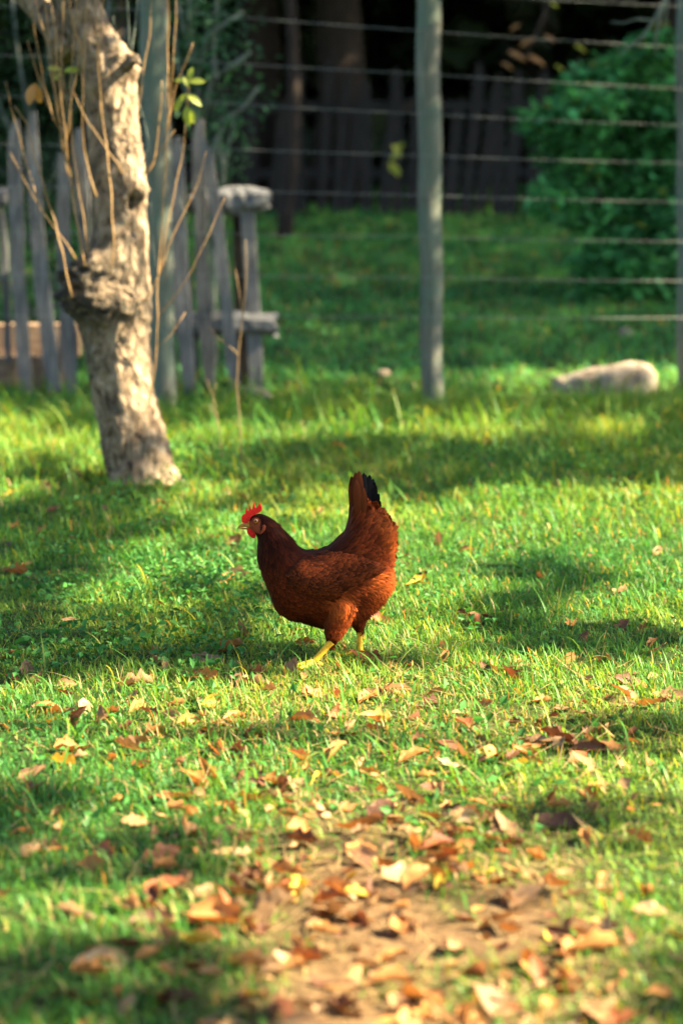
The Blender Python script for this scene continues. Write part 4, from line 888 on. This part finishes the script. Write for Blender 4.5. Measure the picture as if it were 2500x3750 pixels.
# tail feathers
for k, (rx, ry, tx, ty, wmm, dk, lay) in enumerate([(1090, 520, 1075, 132, 21, 0, -1), (1100, 520, 1108, 122, 22, .15, -2), (1120, 520, 1150, 135, 21, .98, -1), (1130, 530, 1190, 150, 22, 1, -.5), (1140, 540, 1222, 182, 22, 1, 0), (1150, 560, 1245, 225, 22, 1, .3), (1160, 570, 1262, 290, 21, 1, .5), (1170, 580, 1277, 352, 20, 1, .6),
        (1080, 540, 1050, 150, 18, .1, 1), (1100, 520, 1092, 126, 22, .3, 1.6), (1120, 520, 1160, 142, 21, 1, 1.3), (1140, 540, 1235, 200, 22, 1, 1.2), (1070, 560, 1034, 185, 15, 0, 0), (1130, 560, 1140, 250, 20, 0, -2.6), (1110, 560, 1088, 190, 20, 0, -2.8)]):
    dep = lay*0.009; pos = np.array(hz_(rx, ry, dep))-np.array(hb); end = np.array(hz_(tx, ty, dep*1.5))-np.array(hb)
    dd = end-pos; LL = np.linalg.norm(dd); dd /= LL; nn = np.array([0.10*(k % 3-1), -1 if lay <= 0 else 1, 0.05]); nn -= dd*nn.dot(dd); nn /= np.linalg.norm(nn)
    V, F, C = feathers(pos[None], nn[None], dd[None], np.array([LL]), np.array([wmm*1e-3]), (np.array([.085, .019, .005])*random.uniform(.8, 1.2))[None], edge=0.1, lift=0.0, cup=0.28, tipdark=np.array([float(dk)]), rows=10)
    link('tail_feather', np_mesh('tail_feather', V, F, C), M['feather'], hen)
# head: comb, wattle, beak, eye, ear lobe
def skin(name, c, rough=0.45, nscale=300, sub=0.15):
    m, nt, b, out = new_mat(name); f = noise_tex(nt, coords(nt), nscale, 5, 0.6)
    nt.links.new(ramp(nt, f, [(0.3, tuple(x_*0.72 for x_ in c)), (0.7, tuple(min(1, x_*1.2) for x_ in c))]), b.inputs['Base Color'])
    b.inputs['Specular IOR Level'].default_value = 0.5 if rough < 0.3 else 0.15
    b.inputs['Roughness'].default_value = rough; b.inputs['Subsurface Weight'].default_value = sub; b.inputs['Subsurface Radius'].default_value = (0.006, 0.002, 0.001); b.inputs['Subsurface Scale'].default_value = 0.3
    bump(nt, b, f, 0.5, 0.002); return m
M['comb'] = skin('red_comb_skin', (0.60, 0.016, 0.010), 0.75); M['beak'] = skin('horn_beak', (0.36, 0.16, 0.03), 0.6, 150, 0); M['shank'] = skin('yellow_scaly_skin', (0.74, 0.40, 0.03), 0.6, 420, 0.1)
M['lobe'] = skin('red_ear_lobe', (0.17, 0.030, 0.012), 0.8); M['iris'] = skin('amber_iris', (0.42, 0.17, 0.03), 0.2, 200, 0); M['pupil'] = skin('grey_pupil', (0.03, 0.028, 0.026), 0.08, 50, 0)
def slab(mb, pts2, th, yoff=0.0, rim=0.45):
    """a closed outline given a rounded thickness (metres)"""
    n = len(pts2); c = np.mean(pts2, 0); V = []
    for s_, k in ((-.5, 1-rim*0.5), (-.28, 1.0), (.28, 1.0), (.5, 1-rim*0.5)):
        for q in pts2:
            qq = c+(np.array(q)-c)*(k if abs(s_) == .5 else 1.0); V.append(hen_np(qq[0], qq[1], yoff+s_*th))
    F = [(r*n+i, r*n+(i+1) % n, (r+1)*n+(i+1) % n, (r+1)*n+i) for r in range(3) for i in range(n)]
    F += [tuple(range(n-1, -1, -1)), tuple(3*n+i for i in range(n))]
    mb.add(np.array(V), F)
comb = [(150, 522), (144, 500), (147, 472), (160, 454), (177, 452), (176, 432), (182, 398), (195, 428), (203, 424), (207, 366), (223, 412), (233, 412), (247, 346), (258, 402), (270, 398), (300, 358), (305, 382), (315, 394), (314, 416), (300, 434), (275, 448), (245, 462), (222, 482), (210, 510), (195, 528)]
mb = MB(); slab(mb, comb, 0.0055, 0, 0.12); part('comb', mb, M['comb'], hen, smooth=False)
for yo in (-0.006, 0.006):
    mb = MB(); slab(mb, [(188, 572), (205, 564), (235, 575), (262, 598), (264, 620), (257, 640), (243, 648), (224, 638), (204, 618), (191, 596)], 0.0065, yo, 0.5); part('wattle', mb, M['comb'], hen)
def beakmb(rows):
    mb = MB(); V = []; sg = 10
    for (cx, cy, hh, hw) in rows:
        for k in range(sg):
            th = 2*math.pi*k/sg; V.append(hen_np(cx, cy+math.sin(th)*hh, math.cos(th)*hw*UN))
    n = len(rows); F = [(i*sg+k, i*sg+(k+1) % sg, (i+1)*sg+(k+1) % sg, (i+1)*sg+k) for i in range(n-1) for k in range(sg)]+[tuple(range(sg-1, -1, -1)), tuple((n-1)*sg+k for k in range(sg))]
    mb.add(np.array(V), F); return mb
part('upper_beak', beakmb([(245, 548, 26, 34), (215, 543, 25, 27), (185, 539, 20, 21), (155, 543, 16, 15), (130, 553, 13, 10), (115, 566, 9, 6), (110, 578, 3, 2)]), M['beak'], hen)
part('lower_beak', beakmb([(245, 572, 14, 24), (210, 573, 11, 18), (180, 571, 8, 13), (150, 570, 6, 8), (132, 570, 3, 4)]), M['beak'], hen)
for sgn in (-1, 1):
    ew = float(halfw(263, 510))*UN; cE = hz_(263, 509, sgn*(ew-0.0005))
    mb = MB(); ball(mb, cE, 0.0057, 3); eye = part('eye', mb, M['iris'], hen)
    mb = MB(); ball(mb, cE+Vector((-0.0003, sgn*0.0035, 0)), 0.0030, 3); part('pupil', mb, M['pupil'], eye)
    mb = MB(); mb.tube([cE+Vector((math.cos(a)*0.0066, sgn*0.0020, math.sin(a)*0.0058)) for a in np.linspace(0, 2*math.pi, 17)], [0.0014]*17, 6); part('eyelid', mb, M['lobe'], eye)
    mb = MB(); el = float(halfw(325, 560))*UN; slab(mb, [(318, 528), (338, 524), (349, 540), (344, 565), (326, 588), (304, 604), (296, 596), (312, 572), (322, 550)], 0.005, sgn*(el+0.0005), 0.3); part('ear_lobe', mb, M['lobe'], hen)
# legs and feet
def leg(hock, ankle, dyc, heading):
    a = hz_(*hock, dyc); b_ = hz_(*ankle, dyc); b_.z = T(b_.x, b_.y)+0.010
    mb = MB(); Q = [a.lerp(b_, t) for t in np.linspace(0, 1, 14)]
    mb.tube(Q, [0.0084, .0078, .0073, .0070, .0069, .0068, .0067, .0067, .0067, .0068, .0070, .0074, .0080, .0075], 12); lg = part('leg', mb, M['shank'], hen)
    for (ang, ln_) in ((0.0, .062), (0.55, .050), (-0.55, .050), (math.pi, .022)):
        dv = Vector((math.cos(heading+ang), math.sin(heading+ang), 0)); Q = [b_+dv*(ln_*t)+Vector((0, 0, -0.006*min(1, t*2.2)+0.002*math.sin(t*6))) for t in np.linspace(0, 1, 8)]
        mb = MB(); mb.tube(Q, [.0062, .0056, .0050, .0052, .0046, .0048, .0040, .0022], 8); part('toe', mb, M['shank'], lg)
        mb = MB(); e = Q[-1]; mb.tube([e-dv*0.003, e+dv*0.005+Vector((0, 0, -.001)), e+dv*0.011+Vector((0, 0, -.005))], [.0024, .0017, .0004], 6); part('claw', mb, M['beak'], lg)
leg((882, 1500), (738, 1690), -.058, math.pi+0.35)
leg((1116, 1370), (1110, 1612), .058, math.pi-0.3)

# ------------------------------------------------------------------ fallen leaves
def dead_leaf_mesh(seed):
    r = random.Random(seed); mb = MB(); L, Wd = 1.0, r.uniform(0.42, 0.62); curl = r.choice((-1, 1))*r.uniform(0.5, 1.5); bend = r.uniform(-0.7, 1.1); tw = r.uniform(-0.5, 0.5); V = []
    rows, cols = 9, 5
    for i in range(rows):
        t = i/(rows-1); hw = Wd*0.5*max(0.03, math.sin(math.pi*min(1, 0.03+0.96*t))**0.75)*(1+0.20*math.sin(i*2.2+seed)+0.20*r.uniform(-1, 1))
        ang = bend*(t-0.5)*2
        for j in range(cols):
            u = (j/(cols-1)-0.5)*2; phi = u*curl*(0.7+0.6*t)
            yv = math.sin(phi)/max(abs(curl), .3)*hw*1.0 if abs(curl) > .3 else u*hw; zv = (1-math.cos(phi))*hw*1.2
            x_ = (t-0.5)*L; z2 = zv+0.30*bend*(x_*2)**2*0.5+0.025*r.uniform(-1, 1)
            ca, sa = math.cos(tw*x_*2), math.sin(tw*x_*2); V.append((x_, yv*ca-z2*sa, yv*sa+z2*ca))
    zmin = min(v[2] for v in V); V = [(a, b, c-zmin) for a, b, c in V]
    mb.add(V, [(i*cols+j, i*cols+j+1, (i+1)*cols+j+1, (i+1)*cols+j) for i in range(rows-1) for j in range(cols-1)])
    mb.tube([(-0.49, 0, V[2][2]-0.0), (-0.60, 0.02, V[2][2]-0.01), (-0.70, 0.05, V[2][2]+0.01)], [0.012, 0.010, 0.008], 5)
    return mb.mesh('fallen_leaf')
LCOL = {'tan': (0.25, 0.145, 0.065), 'pale': (0.42, 0.29, 0.16), 'orange-brown': (0.32, 0.145, 0.042), 'dark brown': (0.10, 0.04, 0.018), 'yellow': (0.46, 0.32, 0.04), 'rusty': (0.20, 0.065, 0.022)}
leaf_mats = {k: leafy('fallen_leaf_'+k.replace(' ', '_').replace('-', '_'), c, trans=0.22, rough=0.6, spec=0.3, tint=(1.1, 0.8, 0.5), vary=0.28, spots=(5.0, 0.54, (0.42, 0.30, 0.24)), veins=True) for k, c in LCOL.items()}
leaf_meshes = {k: [] for k in LCOL}
for k in LCOL:
    for i in range(7):
        me = dead_leaf_mesh(100+i*13+len(k)); me.materials.append(leaf_mats[k]); leaf_meshes[k].append(me)
def put_leaf(x, y, size, colr, rot, label, group=None, lift=0.012, variant=None):
    me = leaf_meshes[colr][random.randrange(7) if variant is None else variant]
    o = bpy.data.objects.new('fallen_leaf', me); COL.objects.link(o)
    o.location = (x, y, T(x, y)+lift); o.scale = (size,)*3; o.rotation_euler = rot
    tag(o, label, 'leaf', group); return o
special = [  # px, py(base), size, colour, rotation (x, y, z), label, variant
    (1062, 2478, .075, 'tan', (0.3, R(-62), R(12)), 'pointed tan leaf standing upright just left of the hen\'s near foot', 1),
    (752, 2500, .075, 'orange-brown', (R(35), R(8), R(5)), 'orange leaf with yellow patch lying left of the hen\'s feet', 2),
    (300, 2625, .060, 'pale', (R(70), R(-75), R(80)), 'left one of two pale upright leaves near the left edge', 3),
    (355, 2650, .058, 'tan', (R(60), R(-75), R(95)), 'right one of two pale upright leaves near the left edge', 0),
    (795, 3370, .085, 'rusty', (R(75), R(-70), R(100)), 'broad brown leaf standing on edge in the left foreground', 4),
    (372, 3540, .075, 'pale', (R(50), R(5), R(10)), 'bright whitish leaf lying in the lower left corner area', 5),
    (1385, 3010, .075, 'dark brown', (R(50), R(-45), R(25)), 'dark red-brown folded leaf raised up on the worn strip', 6),
    (2040, 3035, .085, 'dark brown', (R(20), R(5), R(-12)), 'rolled dark brown leaf lying in the right foreground grass', 2),
    (2155, 2760, .075, 'dark brown', (R(40), 0, R(0)), 'dark domed leaf shading the grass on the right', 1),
    (858, 2010, .085, 'tan', (R(40), R(-50), R(25)), 'tan leaf tilted up just left of the hen\'s neck', 0),
    (600, 1930, .095, 'tan', (R(15), R(0), R(0)), 'wide tan leaf in the grass left of the hen\'s comb', 3),
    (870, 2120, .080, 'pale', (R(40), R(10), R(0)), 'pale leaf lying close before the hen\'s breast', 4),
    (1530, 2150, .060, 'yellow', (R(30), R(0), R(20)), 'yellow leaf in the grass right behind the hen', 5),
    (1395, 2020, .090, 'rusty', (R(40), R(0), R(10)), 'rusty leaf behind the hen\'s tail', 1),
    (1680, 3010, .070, 'pale', (R(55), R(0), R(0)), 'large whitish leaf on the worn strip right of centre', 5),
    (60, 2110, .085, 'orange-brown', (R(25), R(5), R(-20)), 'orange-brown leaf in shaded grass at the left edge', 2),
    (1340, 2420, .080, 'rusty', (R(25), R(6), R(-22)), 'curled rusty leaf right beside the hen\'s far foot', 6)]
for (px, py, s_, cl_, rot, lab, vr) in special:
    g = G(px, py); put_leaf(g.x, g.y, s_, cl_, rot, lab, None, 0.008, vr)
cnt_ = 0; names = list(LCOL); pr_ = [.31, .03, .30, .18, .03, .15]
def leaf_words(x, y, size, rx, ry, colr):
    """look first, then the place, from the leaf's true size, tilt and spot"""
    look = ('small' if size < .052 else 'large' if size > .068 else 'medium')
    tl_ = max(abs(rx), abs(ry)); pose = 'lying flat' if tl_ < .28 else 'tilted' if tl_ < .65 else 'propped steeply'
    u = x/(0.141*y)                                   # across the view, -1 left edge to 1 right edge
    side = 'far left' if u < -.62 else 'left of centre' if u < -.2 else 'near the middle' if u < .2 else 'right of centre' if u < .62 else 'far right'
    band = ('in the distant grass beyond the hen' if y > 7.6 else 'in grass just behind the hen' if y > 5.7 else 'in grass level with the hen' if y > 5.0 else 'in grass just before the hen' if y > 4.45 else
            'among the upper foreground litter' if y > 3.85 else 'among the lower foreground litter' if y > 3.35 else 'close to the bottom edge')
    return f'{look} {colr} leaf {pose} {band}, {side}'
while cnt_ < 283:
    y = random.uniform(2.95, 10.2); x = random.uniform(-1, 1)*0.14*y
    dens = 0.30*math.exp(-((x-0.07)/0.36)**2)*float(sstep(4.7, 3.4, y)) + 0.32*math.exp(-(((x-0.25)/0.6)**2+((y-4.6)/0.5)**2)) + 0.24*float(sstep(6.0, 4.0, y)) + 0.07
    if random.random() > dens: continue
    if abs(x+0.03) < 0.2 and abs(y-HEN_Y) < 0.1: continue
    cl_ = random.choices(names, pr_)[0]; sz = random.uniform(.036, .085); rx, ry = random.gauss(0, .6), random.gauss(0, .42)
    put_leaf(x, y, sz, cl_, (rx, ry, random.uniform(0, 6.28)), leaf_words(x, y, sz, rx, ry, cl_), 'fallen leaves on the lawn', random.uniform(.0, .013))
    cnt_ += 1
byl = {}
for o in list(COL.objects):
    if o.name.startswith('fallen_leaf') and o.get('label'): byl.setdefault(o['label'], []).append(o)
for lab, os_ in byl.items():
    if len(os_) < 2: continue
    os_.sort(key=lambda q: q.location.y)
    wn = {2: ('nearer', 'farther'), 3: ('nearest', 'middle', 'farthest'), 4: ('nearest', 'second', 'third', 'farthest')}.get(len(os_))
    if wn:
        for o, w_ in zip(os_, wn): o['label'] = f'{w_} {lab}' if len(lab.split()) < 16 else lab
# the many smaller leaves and scraps
mbv, mbf, mbc, off = [], [], [], 0
src = []
for i in range(6):
    me = leaf_meshes['tan'][i]; v_ = np.zeros(len(me.vertices)*3); me.vertices.foreach_get('co', v_); src.append((v_.reshape(-1, 3), [tuple(p_.vertices) for p_ in me.polygons]))
k = 0
while k < 650:
    y = random.uniform(2.7, 9.0); x = random.uniform(-1, 1)*(0.141*y+0.3)
    dens = 1.0*math.exp(-((x-0.06)/0.34)**4)*float(sstep(4.6, 3.4, y)) + 0.30*math.exp(-(((x-0.3)/0.5)**2+((y-4.7)/0.5)**2)) + 0.10*float(sstep(6.0, 4.5, y)) + 0.03
    if random.random() > dens: continue
    v_, f_ = src[random.randrange(6)]; s_ = random.uniform(.022, .058)
    rm = np.array((Matrix.Rotation(random.uniform(0, 6.28), 3, 'Z') @ Matrix.Rotation(random.gauss(0, .5), 3, 'X') @ Matrix.Rotation(random.gauss(0, .35), 3, 'Y')))
    mbv.append((v_*s_) @ rm.T+np.array([x, y, T(x, y)+random.uniform(0, .014)])); mbf += [tuple(i+off for i in q) for q in f_]; off += len(v_)
    c_ = np.array(LCOL[random.choices(names, pr_)[0]])*random.uniform(.7, 1.2); mbc.append(np.broadcast_to(c_, (len(v_), 3))); k += 1
M['litter'] = leafy('leaf_litter', trans=0.2, rough=0.65, spec=0.25, tint=(1.1, .8, .5))
lo = link('leaf_litter', np_mesh('leaf_litter', np.concatenate(mbv), mbf, np.concatenate(mbc)), M['litter']); tag(lo, 'scraps of small dry brown leaves strewn over the worn strip and lawn', 'leaf litter', kind='stuff')
